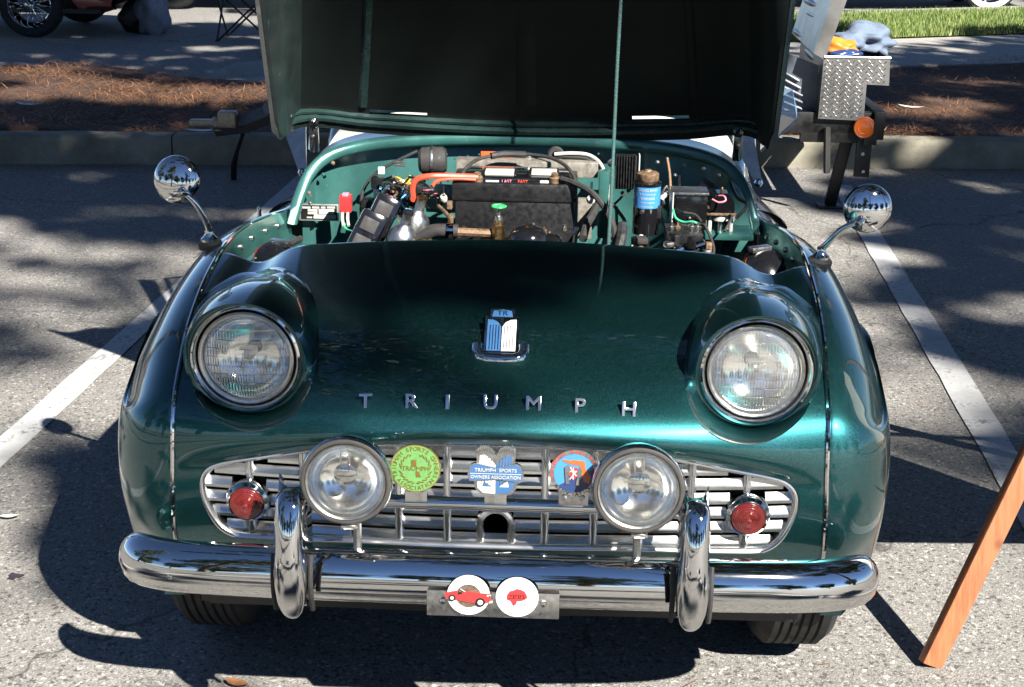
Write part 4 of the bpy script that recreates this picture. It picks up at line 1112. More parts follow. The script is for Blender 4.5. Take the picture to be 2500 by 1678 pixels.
G = np.array([[bonnet_pt(u, v) for v in np.linspace(0, 1, nv)] for u in np.linspace(-1, 1, nu)])
BON = MB().grid(G).obj('bonnet', GREEN, CAR, True, 60); BON['label'] = 'raised bonnet showing its dark underside'
us = np.linspace(-1, 1, nu); vs = np.linspace(0, 1, nv)
def slot(u, v): return (.058 < v < .075) and (-.50 < u < -.31 or .33 < u < .52)
# inner skin with two drain slots
vs2 = np.r_[0, .02, .04, .058, .0745, .09, np.linspace(.11, 1, 30)]; us2 = np.r_[np.linspace(-1, -.5, 22), np.linspace(-.5, -.31, 8)[1:], np.linspace(-.31, .33, 26)[1:], np.linspace(.33, .52, 8)[1:], np.linspace(.52, 1, 20)[1:]]
def off(u, v):
    e = .006
    if v < .05: e += .022*(1-abs(v-.0)/.05)**.5          # rear stiffener flange
    e += .014*max(0, 1-abs(1-abs(u))/.10)**.6*(1 if v > .03 else .6)   # side flange
    return e
G = np.array([[bonnet_pt(u, v, off(u, v)) for v in vs2] for u in us2]); m = len(vs2)
f = [(i*m+j, (i+1)*m+j, (i+1)*m+j+1, i*m+j+1) for i in range(len(us2)-1) for j in range(m-1) if not slot((us2[i]+us2[i+1])/2, (vs2[j]+vs2[j+1])/2)]
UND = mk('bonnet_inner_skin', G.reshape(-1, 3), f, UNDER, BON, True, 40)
# cut the outer skin at the slots too: rebuild it with the same grid
bpy.data.objects.remove(MB().obj('tmp', None)) if False else None
G2 = np.array([[bonnet_pt(u, v) for v in vs2] for u in us2])
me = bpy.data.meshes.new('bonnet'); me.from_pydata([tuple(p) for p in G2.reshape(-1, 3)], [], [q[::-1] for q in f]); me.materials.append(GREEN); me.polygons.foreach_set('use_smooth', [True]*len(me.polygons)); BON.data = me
# edge strip joining both skins
STRIP = plain('bonnet_flange', (.022, .046, .043), .25, .3, coat=.6, var=.2, vs=20)  # lightened so the flanges and left rib look sunlit
ed = MB()
def edge_strip(seq):
    ed.grid(np.array([[bonnet_pt(u, v, -.001), bonnet_pt(u, v, off(u, v)+.001)] for u, v in seq]))
edge_strip([(u, 0) for u in us2]); edge_strip([(-1, v) for v in vs2]); edge_strip([(1, v) for v in vs2]); edge_strip([(u, 1) for u in us2])
ed.obj('bonnet_edge', STRIP, BON)
# ribs; the left one takes the lighter colour, as if sunlit
def rib(u0, u1, v0, v1, h, mat, name, w=.010):
    b = MB(); n = 26; prof = [(-1.6, .006), (-1, h), (1, h), (1.6, .006)]
    G = []
    for k in range(n+1):
        u = u0+(u1-u0)*k/n; v = v0+(v1-v0)*k/n
        if abs(v1-v0) > abs(u1-u0): G.append([bonnet_pt(u+q*w/.6, v, hh) for q, hh in prof])
        else: G.append([bonnet_pt(u, v+q*w, hh) for q, hh in prof])
    return b.grid(np.array(G)).obj(name, mat, BON, True, 30)
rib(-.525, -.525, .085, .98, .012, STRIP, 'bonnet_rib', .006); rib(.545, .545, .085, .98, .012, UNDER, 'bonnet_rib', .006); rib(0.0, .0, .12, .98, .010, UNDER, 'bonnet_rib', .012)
rib(-.93, .93, .050, .050, .018, STRIP, 'bonnet_flange_lip', .004); rib(-.90, .93, .033, .033, .030, STRIP, 'bonnet_flange_lip', .006)
SIDE_LIT = plain('sunlit_side_flange', (.013, .021, .020), .4, .1, coat=.2, var=.25, vs=15)
# side returns of the bonnet, the left one coloured paler as if in sun
for s in (-1, 1):
    G = []
    for v in np.linspace(.0, 1, 30): G.append([bonnet_pt(s*1.0, v, .018), bonnet_pt(s*.985, v, .030), bonnet_pt(s*.93, v, .036), bonnet_pt(s*.87, v, .030), bonnet_pt(s*.82, v, .015), bonnet_pt(s*.78, v, .006)])
    MB().grid(np.array(G)).obj('bonnet_side_return', SIDE_LIT if s < 0 else UNDER, BON, True, 50)
# bonnet catches / hinge blocks
for s in (-1, 1):
    c = Vector(bonnet_pt(s*.74, .018, .03)); b = MB(); b.lathe([(.014, -.01), (.015, .004), (.010, .010), (.0005, .012)], c, (0, -.9, -.3), 18); b.bbox(c+Vector((0, .01, -.04)), (.022, .02, .07), .004)
    o = b.obj('hinge_bracket', BLACKG, BON); MB().lathe([(.004, 0), (.0035, .003), (.0005, .004)], c+Vector((0, -.004, -.032)), (0, -1, 0), 10).obj('hinge_screw', BRUSHED, BON)
# prop rod
pr = [at(1388, 562, .98), at(1398, 372, 1.18), at(1408, 150, 1.19), at(1420, -60, 1.17)]
MB().tube([tuple(p) for p in cr([tuple(q) for q in pr], 12)], .0042, 10).obj('bonnet_prop', plain('prop_paint', (.10, .20, .19), .25, .6, coat=.5, var=.3, vs=300), CAR)

# ------------------------------------------------------------------ windscreen posts, wind wings, tonneau
SILV = plain('silver_post', (.50, .50, .49), .35, .7, var=.2, vs=30)
for s, foot, tl, tr_ in ((-1, (690, 392), (648, 300), (697, 300)), (1, (1730, 416), (1672, 322), (1722, 326))):
    F = at(*foot, 1.60); A = at(*tl, 1.66); B_ = at(*tr_, 1.66); up = Vector((0, .25, .45))
    A2 = A+up*.9; B2 = B_+up*.9
    w = Vector((.010, 0, 0))
    V = [F-w, F+w, B_, A, A2, B2]; V = V+[p+Vector((0, .012, 0)) for p in V]
    fcs = [(0, 1, 2, 3), (3, 2, 5, 4), (6, 9, 8, 7), (9, 10, 11, 8), (0, 6, 7, 1), (1, 7, 8, 2), (2, 8, 11, 5), (5, 11, 10, 4), (4, 10, 9, 3), (3, 9, 6, 0)]
    o = mk('windscreen_post', [tuple(p) for p in V], fcs, SILV, CAR, False)
    MB().lathe([(.0005, .012), (.008, .009), (.012, .0), (.008, -.009), (.0005, -.012)], F+Vector((0, -.004, 0)), (0, -.2, 1), 16).obj('post_ball', CHROME, o)
G = [[(x, 1.70+.28*u, .86+.36*u-.03*(x/.6)**2) for u in np.linspace(0, 1, 8)] for x in np.linspace(-.58, .58, 20)]
MB().grid(np.array(G)).obj('windscreen', GLASS, CAR)
b = MB(); b.tube([(-.6, 1.69, .80), (-.6, 1.98, 1.2), (-.5, 1.99, 1.225), (.5, 1.99, 1.225), (.6, 1.98, 1.2), (.6, 1.69, .80)], .011, 8); b.obj('windscreen_frame', CHROME, CAR)
ww = [at(1770, 200, 1.75), at(1808, 205, 1.78), at(1818, 250, 1.78), at(1818, 272, 1.77), at(1800, 292, 1.76), at(1760, 322, 1.74), at(1735, 345, 1.70), at(1740, 250, 1.72)]
V = [tuple(p) for p in ww]+[tuple(p+Vector((0, .006, 0))) for p in ww]; n = len(ww)
mk('wind_wing', V, [tuple(range(n)), tuple(range(n, 2*n))[::-1]]+[(i, (i+1) % n, n+(i+1) % n, n+i) for i in range(n)], PERSPEX, CAR, False)
MB().tube([tuple(p) for p in ww[3:7]], .003, 6).obj('wind_wing_edge', SILV, CAR)
t = NT('white_canvas'); co = t.coords(); nz = t.noise(6, 4, .6, co); t.link(t.ramp(nz.outputs[0], [(.3, (.62, .60, .55)), (.7, (.74, .72, .67))]), t.p.inputs['Base Color']); t.set(Roughness=.8); t.bump(nz.outputs[0], .6, .05)
G = [[(x, y, .735+.05*math.cos(x*2.2)-.02*((y-2.2)/.4)**2+.006*math.sin(x*21+y*9)) for y in np.linspace(1.76, 2.68, 24)] for x in np.linspace(-.60, .60, 30)]
MB().grid(np.array(G)).obj('tonneau_cover', t.m, CAR)

# ------------------------------------------------------------------ engine bay equipment
EQ = CAR
def place_box(name, x0, y0, x1, y1, Y, depth, mat, parent=EQ, bev=.004, tilt=0):
    """box whose front face covers a picture rectangle at depth Y"""
    a_ = at(x0, y1, Y); c_ = at(x1, y0, Y); w = c_.x-a_.x; h = c_.z-a_.z
    M = Matrix.Rotation(tilt, 3, 'Y') if tilt else None
    return MB().bbox(((a_.x+c_.x)/2, Y+depth/2, (a_.z+c_.z)/2), (w, depth, h), bev, M).obj(name, mat, parent)
def cable(name, pts, r, mat, parent=EQ, n=24, seg=8):
    P = cr([tuple(at(*q)) for q in pts], n); return MB().tube([tuple(q) for q in P], r, seg).obj(name, mat, parent)
# battery with its lid, labels and terminals
BAT = empty('battery'); BAT.parent = EQ
place_box('battery_case', 1038, 458, 1312, 545+40, 1.20, .16, BLACK, BAT, .005)
place_box('battery_lid', 1030, 423, 1318, 458, 1.195, .17, BLACK, BAT, .006)
place_box('battery_top', 1062, 408, 1300, 426, 1.215, .13, BLACKG, BAT, .004)
for x0, x1 in ((1100, 1178), (1205, 1275)): place_box('vent_cover', x0, 397, x1, 412, 1.24, .07, BLACK, BAT, .004)
place_box('vent_label', 1106, 395, 1172, 400, 1.239, .05, BLUEW if False else CREAM, BAT, .001); place_box('vent_label', 1212, 395, 1270, 400, 1.239, .05, CREAM, BAT, .001)
place_box('white_sticker', 1108, 412, 1138, 420, 1.2135, .002, WHITE, BAT, .0004); place_box('white_sticker', 1232, 413, 1252, 421, 1.2135, .002, WHITE, BAT, .0004)
b = MB(); O = at(1185, 416, 1.2135); add_text(b, 'LAST', .011, O+Vector((-.030, 0, .001)), (1, 0, 0), (0, .2, .98), (0, -1, .2), .0004); b.obj('label_letters', PINKW, BAT, False)
b = MB(); add_text(b, 'FAST', .011, O+Vector((.008, 0, .001)), (1, 0, 0), (0, .2, .98), (0, -1, .2), .0004); b.obj('label_letters', REDW, BAT, False)
b = MB(); add_text(b, 'BATTERY', .005, O+Vector((.008, 0, -.006)), (1, 0, 0), (0, .2, .98), (0, -1, .2), .0004); b.obj('label_letters', YELLOW, BAT, False)
for q in ((1090, 407), (1265, 408)):
    c = at(*q, 1.215); MB().lathe([(.012, -.012), (.012, .004), (.008, .006), (.008, .014), (.0005, .015)], c, (0, -.2, 1), 16).obj('terminal', COPPER, BAT)
# hold-down frame
TRAYM = plain('grimy_tray', (.19, .175, .15), .5, .3, var=.35, vs=60)
place_box('battery_shelf', 1040, 372, 1365, 400, 1.40, .05, TRAYM, EQ, .003); place_box('battery_tray_side', 1316, 455, 1352, 545, 1.30, .02, TRAYM, EQ, .002)
for q in ((1014, 425, 1013, 452), (1350, 415, 1348, 455)):
    a_ = at(q[0], q[1], 1.24); c_ = at(q[2], q[3], 1.22); MB().tube([tuple(a_), tuple(c_)], .0028, 8).obj('hold_down_rod', BRUSHED, EQ); MB().lathe([(.010, -.006), (.011, 0), (.009, .005), (.004, .008)], c_, (0, -.6, 1), 12).obj('wing_nut', CREAM, EQ)
cable('red_battery_cable', [(943, 455, 1.02), (941, 430, 1.08), (950, 410, 1.14), (980, 402, 1.18), (1040, 402, 1.20), (1090, 404, 1.21)], .0068, REDW)
cable('red_battery_lead', [(985, 425, 1.15), (1000, 412, 1.17), (1040, 408, 1.19), (1085, 410, 1.205)], .004, REDW)
cable('arched_black_cable', [(1050, 410, 1.24), (1062, 385, 1.27), (1095, 362, 1.33), (1150, 352, 1.36), (1210, 353, 1.36), (1255, 360, 1.34), (1290, 378, 1.30), (1310, 405, 1.26), (1312, 425, 1.22)], .0045, RUBBER)
cable('arched_black_sleeve', [(1120, 356, 1.345), (1150, 352, 1.36), (1200, 353, 1.36)], .0085, RUBBER)
cable('black_earth_cable', [(1280, 408, 1.21), (1310, 418, 1.19), (1350, 440, 1.15), (1380, 475, 1.12), (1400, 520, 1.08), (1408, 570, 1.02)], .0075, RUBBER)
cable('grey_cable_loop', [(1265, 352, 1.43), (1300, 350, 1.43), (1340, 353, 1.43), (1365, 368, 1.42), (1380, 395, 1.40), (1390, 440, 1.37), (1392, 500, 1.33)], .0045, CREAM); cable('black_cable_loop', [(1262, 356, 1.435), (1300, 358, 1.435), (1340, 363, 1.43), (1370, 385, 1.42), (1384, 430, 1.39)], .0045, RUBBER)
MB().lathe([(.018, -.004), (.022, 0), (.018, .005), (.010, .005), (.010, -.004)], at(1268, 354, 1.44), (0, -1, .1), 20, close=True).obj('grommet', RUBBER, FIRE)
place_box('caution_label', 1097, 347, 1172, 363, FW_Y-.012, .002, OENAMEL, FIRE, .0005)
for q in ((1206, 357), (1395, 372), (1005, 357)): MB().lathe([(.011, 0), (.010, .004), (.006, .006), (.0005, .007)], at(*q, FW_Y-.01), (0, -1, 0), 14).obj('bulkhead_button', BRUSHED, FIRE)
for k in range(26):
    q = (random.uniform(1000, 1370), random.uniform(350, 375)); MB().lathe([(.003, 0), (.002, .002), (.0003, .0025)], at(*q, FW_Y-.008), (0, -1, 0), 8).obj('rivet', GREEN_IN, FIRE)
place_box('firewall_seam', 1003, 345, 1007, 420, FW_Y-.008, .006, GREEN_IN, FIRE, .001)
place_box('firewall_stiffener', 1362, 392, 1392, 545, 1.36, .04, GREEN_IN, FIRE, .006)
# black drum relay with strap, left of centre
c = at(987, 366, 1.40)
MB().lathe([(.0005, -.034), (.026, -.034), (.033, -.026), (.034, .0), (.033, .026), (.027, .034), (.0005, .035)], c, (1, 0, .05), 28).obj('horn_drum', RUBBER, EQ)
MB().lathe([(.0355, -.003), (.036, 0), (.0355, .003)], c, (1, 0, .05), 28, close=False).obj('drum_strap', BRUSHED, EQ)
# data plate
DP = place_box('data_plate', 683, 467, 772, 503, FW_Y-.020, .002, SILV, FIRE, .0006); place_box('data_plate_field', 687, 470, 768, 500, FW_Y-.0215, .002, BLACK, FIRE, .0004)
for r0, r1, x0, x1 in ((472, 476, 690, 708), (472, 476, 712, 728), (472, 476, 732, 742), (472, 476, 746, 764), (478, 483, 702, 724), (478, 489, 727, 762), (485, 489, 702, 724), (491, 494, 716, 766), (495, 498, 700, 712), (495, 499, 715, 766)):
    place_box('data_plate_lettering', x0, r0, x1, r1, FW_Y-.0225, .0015, CREAM, FIRE, .0003)
# red fuse holder, relays
place_box('red_fuse_holder', 774, 448, 800, 486, 1.36, .03, PINKW if False else RED, EQ, .003); place_box('fuse_holder_cap', 780, 443, 794, 449, 1.36, .02, PINKW, EQ, .002)
for x in (781, 793): cable('grey_lead', [(x, 485, 1.355), (x, 500, 1.35), (x+2, 515, 1.33)], .004, CREAM)
for dx in (0, 6): cable('green_lead', [(780+dx, 510, 1.345), (788+dx*.5, 522, 1.33), (805, 528, 1.30)], .002, GREENW)
place_box('relay', 846, 407, 870, 431, 1.37, .03, BLACK, EQ, .003); place_box('relay_base', 852, 431, 868, 452, 1.38, .02, BRUSHED, EQ, .003); place_box('fuse_box', 824, 458, 852, 482, 1.34, .04, BLACK, EQ, .003)
place_box('relay', 936, 422, 962, 450, 1.25, .03, BLACK, EQ, .003, .35); place_box('connector', 969, 432, 988, 441, 1.27, .02, BRUSHED, EQ, .002)
cable('speedo_cable', [(952, 345, 1.45), (900, 370, 1.44), (865, 390, 1.43), (840, 415, 1.42), (826, 445, 1.40), (823, 500, 1.36)], .0042, RUBBER); place_box('cable_clip', 862, 382, 877, 398, 1.42, .012, WHITE, FIRE, .002)
place_box('throttle_tab', 853, 448, 862, 460, 1.36, .01, BRUSHED, EQ, .001)
for q in ((905, 371), (918, 371), (905, 378), (917, 379)): place_box('spade_connector', q[0]-7, q[1]-3, q[0]+7, q[1]+2, 1.40, .008, BRUSHED, EQ, .001)
# wiring looms
for k in range(4): cable('yellow_wire', [(888+4*k, 412+2*k, 1.36), (905, 405+6*k, 1.33), (925, 415+5*k, 1.31), (935, 402+8*k, 1.29), (915+5*k, 425+4*k, 1.29)], .0024, YELLOW)
rw = random.Random(3)
for k in range(46):
    x0 = rw.uniform(870, 985); y0 = rw.uniform(400, 455); pts = [(x0, y0, rw.uniform(1.26, 1.38))]
    for q in range(3): pts.append((min(1010, max(868, pts[-1][0]+rw.uniform(-32, 32))), min(505, max(398, pts[-1][1]+rw.uniform(-12, 30))), rw.uniform(1.22, 1.36)))
    cable('loom_wire', pts, rw.choice([.0022, .003, .0035]), rw.choice([BLACK, RUBBER, BLACK, RUBBER, BLACK, RUBBER, COPPER, COPPER, BLUEW, PINKW, BRUSHED]), EQ, 14, 6)
# SU-type carburettors: dashpots and air cleaners
def dashpot(x, y, Y, sc, cap):
    r = empty('carburettor'); r.parent = EQ; c = at(x, y, Y); k = px(Y)*sc
    ax = (.28, -.05, 1)
    MB().lathe([(40*k, -48*k), (41*k, -30*k), (40*k, -10*k), (35*k, 6*k), (24*k, 18*k), (16*k, 24*k), (14*k, 30*k), (13*k, 58*k), (14*k, 60*k)], c, ax, 32).obj('dashpot', ALU, r)
    MB().lathe([(14.5*k, 58*k), (14.5*k, 66*k), (8*k, 69*k), (.0005, 70*k)], c, ax, 14).obj('damper_cap', cap, r)
    return r
dashpot(950, 500, 1.02, .78, BRASS); dashpot(919, 533, .92, .80, BLACK)
for (x, y, Y) in ((868, 498, 1.04), (835, 535, .93)):
    c = at(x, y, Y); M = Matrix.Rotation(.45, 3, 'Y') @ Matrix.Rotation(-.35, 3, 'X')
    o = MB().bbox(c, (.060, .05, .105), .012, M).obj('air_cleaner', BLACKG, EQ); MB().bbox(c+M @ Vector((-.002, -.0265, .02)), (.036, .004, .030), .002, M).obj('gauze_panel', COPPER if False else RUBBER, EQ); MB().bbox(c+M @ Vector((-.002, -.0265, -.022)), (.036, .004, .030), .002, M).obj('gauze_panel', RUBBER, EQ)
cable('breather_hose', [(950, 545, 1.0), (985, 528, 1.0), (1010, 526, 1.0), (1045, 528, 1.0)], .0155, RUBBER, EQ, 16, 12); MB().lathe([(.0175, -.008), (.018, 0), (.0175, .008)], at(1027, 527, 1.0), (1, 0, 0), 20).obj('hose_clamp', CHROME, EQ); place_box('clamp_screw', 1022, 515, 1034, 521, .985, .012, CHROME, EQ, .002)
cable('water_pipe', [(1045, 529, 1.0), (1090, 531, 1.0), (1125, 533, 1.0)], .0095, COPPER)
# brass tap with green handwheel
VT = empty('heater_tap'); VT.parent = EQ; c = at(1137, 545, .99)
MB().lathe([(.014, -.03), (.0145, .032), (.011, .034), (.0095, .042), (.0085, .045)], c, (0, 0, 1), 6).obj('tap_body', BRASS, VT, False); MB().lathe([(.009, .044), (.0085, .052), (.0045, .053), (.0042, .072)], c, (0, 0, 1), 12).obj('tap_spindle', BRUSHED, VT)
b = MB(); cc = c+Vector((0, 0, .074)); b.tube([cc+Vector((.0145*math.cos(a_)*(1+.06*math.cos(5*a_)), .0145*math.sin(a_)*(1+.06*math.cos(5*a_)), 0)) for a_ in np.linspace(0, 2*PI, 31)], .0026, 8, False)
for k in range(4): b.tube([cc, cc+Vector((.0145*math.cos(k*PI/2), .0145*math.sin(k*PI/2), 0))], .002, 6)
b.lathe([(.005, -.002), (.005, .003), (.0005, .004)], cc, (0, 0, 1), 10); b.obj('handwheel', GREENT, VT)
# black thermostat dome and pulley
c = at(1205, 552, .97); MB().lathe([(.045, -.05), (.046, -.012), (.043, .012), (.036, .026), (.024, .034), (.016, .036), (.0155, .034), (.0005, .034)], c, (0, 0, 1), 40).obj('oil_filler_cap', BLACKG, EQ); c = at(1258, 560, 1.02); MB().lathe([(.026, -.05), (.026, .0), (.022, .018), (.010, .026), (.0005, .027)], c, (.1, 0, 1), 28).obj('thermostat_dome', BLACKG, EQ)
# finned voltage regulator
RG = empty('voltage_regulator'); RG.parent = EQ; place_box('regulator_body', 1403, 357, 1454, 432, 1.405, .03, BLACK, RG, .002)
for k in range(8): place_box('fin', 1404+6.2*k, 357, 1406+6.2*k, 431, 1.39, .018, BLACK, RG, .0008)
place_box('regulator_end', 1455, 355, 1461, 428, 1.40, .03, CREAM, RG, .001)
# fluid reservoir with blue label
CN = empty('fluid_reservoir'); CN.parent = EQ; c = at(1475, 470, 1.22); k = px(1.22)
MB().lathe([(29*k, -60*k), (29*k, 48*k), (30.5*k, 50*k), (30.5*k, 53*k), (27*k, 55*k), (20*k, 57*k)], c, (0, 0, 1), 40).obj('can', BLACKG, CN); MB().lathe([(22*k, 56*k), (24*k, 60*k), (24*k, 72*k), (20*k, 75*k), (9*k, 77*k), (7*k, 80*k), (.0005, 81*k)], c, (0, 0, 1), 24).obj('screw_cap', COPPER, CN)
MB().lathe([(29.4*k, 0), (29.4*k, 46*k)], c, (0, 0, 1), 40).obj('blue_label', SKYB, CN)
b = MB()
for i, (tx, sz) in enumerate((('GIRLING BRAKE', .0085), ('& CLUTCH FLUID', .0062), ('WARNING', .0088), ('USE ONLY GENUINE', .0046), ('CRIMSON FLUID', .0046))):
    v, f = text_mesh(tx, sz, .0002, 0, 'CENTER', .82); zz = (40-9.0*i)*k
    R_ = 29.6*k; b.add([(c.x+R_*math.sin(p[0]/R_), c.y-R_*math.cos(p[0]/R_)-p[2], c.z+zz+p[1]) for p in v], f)
b.obj('label_print', CREAM, CN, False); place_box('reservoir_bracket', 1447, 470, 1510, 500, 1.20, .02, BLACK, CN, .003)
for x in (1468, 1482): MB().lathe([(.006, 0), (.006, .004), (.0005, .005)], at(x, 483, 1.195), (0, -1, 0), 6).obj('bracket_bolt', BRUSHED, CN, False)
cable('brake_pipe', [(1522, 360, 1.38), (1528, 400, 1.36), (1530, 455, 1.32), (1528, 480, 1.28)], .0035, COPPER); cable('looped_pipe', [(1515, 470, 1.3), (1512, 440, 1.33), (1522, 425, 1.35), (1530, 440, 1.33), (1530, 470, 1.30)], .0035, BRUSHED)
# control box
CB = empty('control_box'); CB.parent = EQ; place_box('box_cover', 1536, 445, 1616, 522, 1.18, .07, BLACKG, CB, .006); place_box('box_end_plate', 1531, 440, 1538, 520, 1.175, .075, CREAM, CB, .001); place_box('box_rim', 1534, 441, 1618, 445, 1.178, .07, BRUSHED, CB, .001)
for x in (1573, 1592): MB().lathe([(.004, 0), (.0036, .002), (.0005, .003)], at(x, 498, 1.178), (0, -1, 0), 10).obj('cover_screw', BRUSHED, CB)
# washer / master cylinder unit with white posts
WP = empty('brake_servo_unit'); WP.parent = EQ; c = at(1645, 468, 1.24); k = px(1.24)
b = MB(); b.prism([(-28*k, -12*k), (28*k, -12*k), (26*k, 10*k), (12*k, 30*k), (-12*k, 30*k), (-24*k, 10*k)], c+Vector((0, -.02, 0)), (1, 0, 0), (0, 0, 1), (0, 1, 0), .04); b.obj('unit_cover', BLACKG, WP, False)
MB().lathe([(3*k, 28*k), (4*k, 34*k), (2*k, 40*k)], c, (0, 0, 1), 10).obj('unit_stud', BRASS, WP); MB().bbox(c+Vector((0, 0, -16*k)), (62*k, .05, 5*k), .001).obj('unit_plate', COPPER, WP)
MB().lathe([(19*k, -32*k), (19*k, -20*k), (17*k, -18*k)], c, (0, 0, 1), 28).obj('white_cup', CREAM, WP); MB().lathe([(5*k, -56*k), (5*k, -32*k)], c, (0, 0, 1), 12).obj('push_rod', BRUSHED, WP)
for x in (-23, 23):
    MB().tube([c+Vector((x*k, -.005, -66*k)), c+Vector((x*k, -.005, -18*k))], 4.8*k, 14).obj('white_post', CREAM, WP); MB().lathe([(11*k, -3*k), (11*k, 2*k), (6*k, 5*k)], c+Vector((x*k, -.005, -66*k)), (0, 0, 1), 16).obj('post_washer', RUBBER, WP)
cable('pink_wire', [(1625, 455, 1.2), (1640, 462, 1.19), (1655, 458, 1.19), (1652, 448, 1.2), (1640, 447, 1.21)], .0022, PINKW, WP)
place_box('mounting_shelf', 1608, 537, 1720, 548, 1.20, .10, GREEN_IN, EQ, .003)
cable('green_earth_wire', [(1535, 478, 1.16), (1542, 498, 1.14), (1560, 507, 1.13), (1580, 506, 1.12), (1600, 514, 1.12)], .0026, GREENW); cable('black_hose', [(1535, 500, 1.15), (1560, 515, 1.13), (1590, 517, 1.12), (1605, 512, 1.11), (1618, 535, 1.08), (1628, 565, 1.05), (1625, 590, 1.0)], .0035, RUBBER); cable('black_hose', [(1560, 485, 1.15), (1585, 490, 1.14), (1600, 505, 1.12)], .003, RUBBER)
# pedal box clutter: posts, nuts, brackets
rw = random.Random(5)
place_box('pedal_box', 1520, 535, 1605, 555, 1.05, .10, BLACK, EQ, .003)
for x in (1532, 1545, 1578, 1592): MB().lathe([(.004, -.02), (.004, .012), (.007, .013), (.007, .019), (.003, .020), (.003, .028)], at(x, 535, 1.08), (0, 0, 1), 6).obj('terminal_post', COPPER if x % 2 else BRUSHED, EQ, False)
cable('bright_lever', [(1540, 573, .93), (1560, 566, .94), (1585, 562, .95), (1605, 556, .96)], .008, CHROME, EQ, 12, 10)
cable('grey_conduit', [(1412, 570, 1.0), (1418, 540, 1.04), (1420, 515, 1.1)], .012, BRUSHED); cable('grey_conduit', [(1480, 585, .95), (1472, 560, 1.0), (1462, 540, 1.04)], .006, CREAM)
cable('dipstick_tube', [(1310, 560, 1.0), (1313, 535, 1.02), (1315, 520, 1.03)], .0055, CHROME)
for k in range(16):
    x = rw.uniform(1430, 1620); y = rw.uniform(545, 580); MB().bbox(at(x, y, rw.uniform(.92, 1.08)), (rw.uniform(.01, .03), rw.uniform(.01, .03), rw.uniform(.01, .03)), .003, Matrix.Rotation(rw.uniform(0, 3), 3, 'Z')).obj('fitting', rw.choice([BLACK, COPPER, BRUSHED, BLACK, RUBBER]), EQ)
# horns with red faces tucked in front corners
for s, q in ((-1, (625, 590)), (1, (1745, 605))):
    c = at(*q, .86); MB().lathe([(.0005, .02), (.022, .018), (.040, .008), (.045, -.004), (.043, -.02), (.02, -.03), (.0005, -.032)], c, (0, -.6, .8), 28).obj('horn', BLACKG, EQ); MB().lathe([(.0455, -.004), (.046, .001), (.044, .005)], c, (0, -.6, .8), 28).obj('horn_ring', ORANGE if s > 0 else RED, EQ)
    MB().bbox(c+Vector((-.01*s, .02, .03)), (.05, .02, .012), .002, Matrix.Rotation(.5*s, 3, 'Z')).obj('horn_bracket', BRUSHED, EQ)

# more of the bay's small hardware: bolts, clips, pipes, hoses
rw = random.Random(9)
for k, (x, y) in enumerate(((708, 462), (722, 505), (738, 398), (705, 440), (760, 372), (1500, 370), (1560, 378), (1605, 385), (1640, 400), (1420, 440), (1540, 400))):
    MB().lathe([(.0055, 0), (.0055, .003), (.003, .0035), (.003, .007), (.0004, .008)], at(x, y, FW_Y-.016), (0, -1, 0), 6).obj('bulkhead_bolt', rw.choice([BRUSHED, COPPER, GREEN_IN, BRUSHED]), FIRE, False)
for k in range(12):
    x = rw.uniform(1385, 1690); y = rw.uniform(400, 470); pts = [(x, y, rw.uniform(1.34, 1.42))]
    for q in range(3): pts.append((pts[-1][0]+rw.uniform(-28, 28), pts[-1][1]+rw.uniform(4, 40), pts[-1][2]-rw.uniform(.02, .09)))
    cable('bay_hose', pts, rw.choice([.003, .0045, .006]), rw.choice([BLACK, RUBBER, RUBBER, COPPER, CREAM]), EQ, 16, 7)
for k in range(10):
    x = rw.uniform(1040, 1300); y = rw.uniform(520, 548); MB().lathe([(.006, -.004), (.006, .005), (.003, .006), (.003, .012)], at(x, y, rw.uniform(.96, 1.12)), (0, rw.uniform(-.3, .3), 1), 6).obj('engine_nut', rw.choice([BRUSHED, COPPER, BRASS]), EQ, False)
cable('heater_hose', [(1330, 545, 1.12), (1338, 515, 1.18), (1352, 490, 1.24), (1362, 470, 1.3)], .010, RUBBER); cable('vacuum_pipe', [(1000, 470, 1.2), (1020, 490, 1.15), (1030, 515, 1.08), (1010, 540, 1.0)], .0045, COPPER)
cable('fuel_pipe', [(900, 545, .95), (935, 552, .93), (985, 548, .92)], .005, BRASS); cable('choke_cable', [(880, 470, 1.2), (905, 490, 1.12), (925, 510, 1.02)], .003, BRUSHED)
for q in ((1025, 470), (1028, 500), (1018, 530)): place_box('bracket', q[0]-6, q[1]-8, q[0]+6, q[1]+8, 1.17, .02, COPPER, EQ, .002)
# smears of old paint on the cowl lip
# ------------------------------------------------------------------ display easel with wooden legs (right)
t = NT('varnished_wood'); co = t.coords(); mp = t.node('ShaderNodeMapping'); mp.inputs['Scale'].default_value = (30, 30, 1.6); t.link(co, mp.inputs[0])
nz = t.noise(3.2, 6, .6, mp.outputs[0]); n2 = t.noise(1.7, 3, .5, co)
c = t.ramp(nz.outputs[0], [(.25, (.15, .048, .020)), (.5, (.27, .095, .040)), (.8, (.38, .15, .068))]); t.link(t.mix(t.ramp(n2.outputs[0], [(.35, (0,)*3), (.7, (.5,)*3)]), c, (.46, .20, .10)), t.p.inputs['Base Color'])
kn = t.node('ShaderNodeTexVoronoi', feature='F1'); kn.inputs['Scale'].default_value = 4.5; t.link(co, kn.inputs['Vector'])
pc = t.p.inputs['Base Color'].links[0].from_socket; t.link(t.mix(t.ramp(kn.outputs['Distance'], [(.02, (.75,)*3), (.075, (0,)*3)]), pc, (.10, .035, .016)), t.p.inputs['Base Color'])
t.set(Roughness=.42, Coat_Weight=.25, Coat_Roughness=.25); t.bump(nz.outputs[0], .25, .003); WOOD = t.m
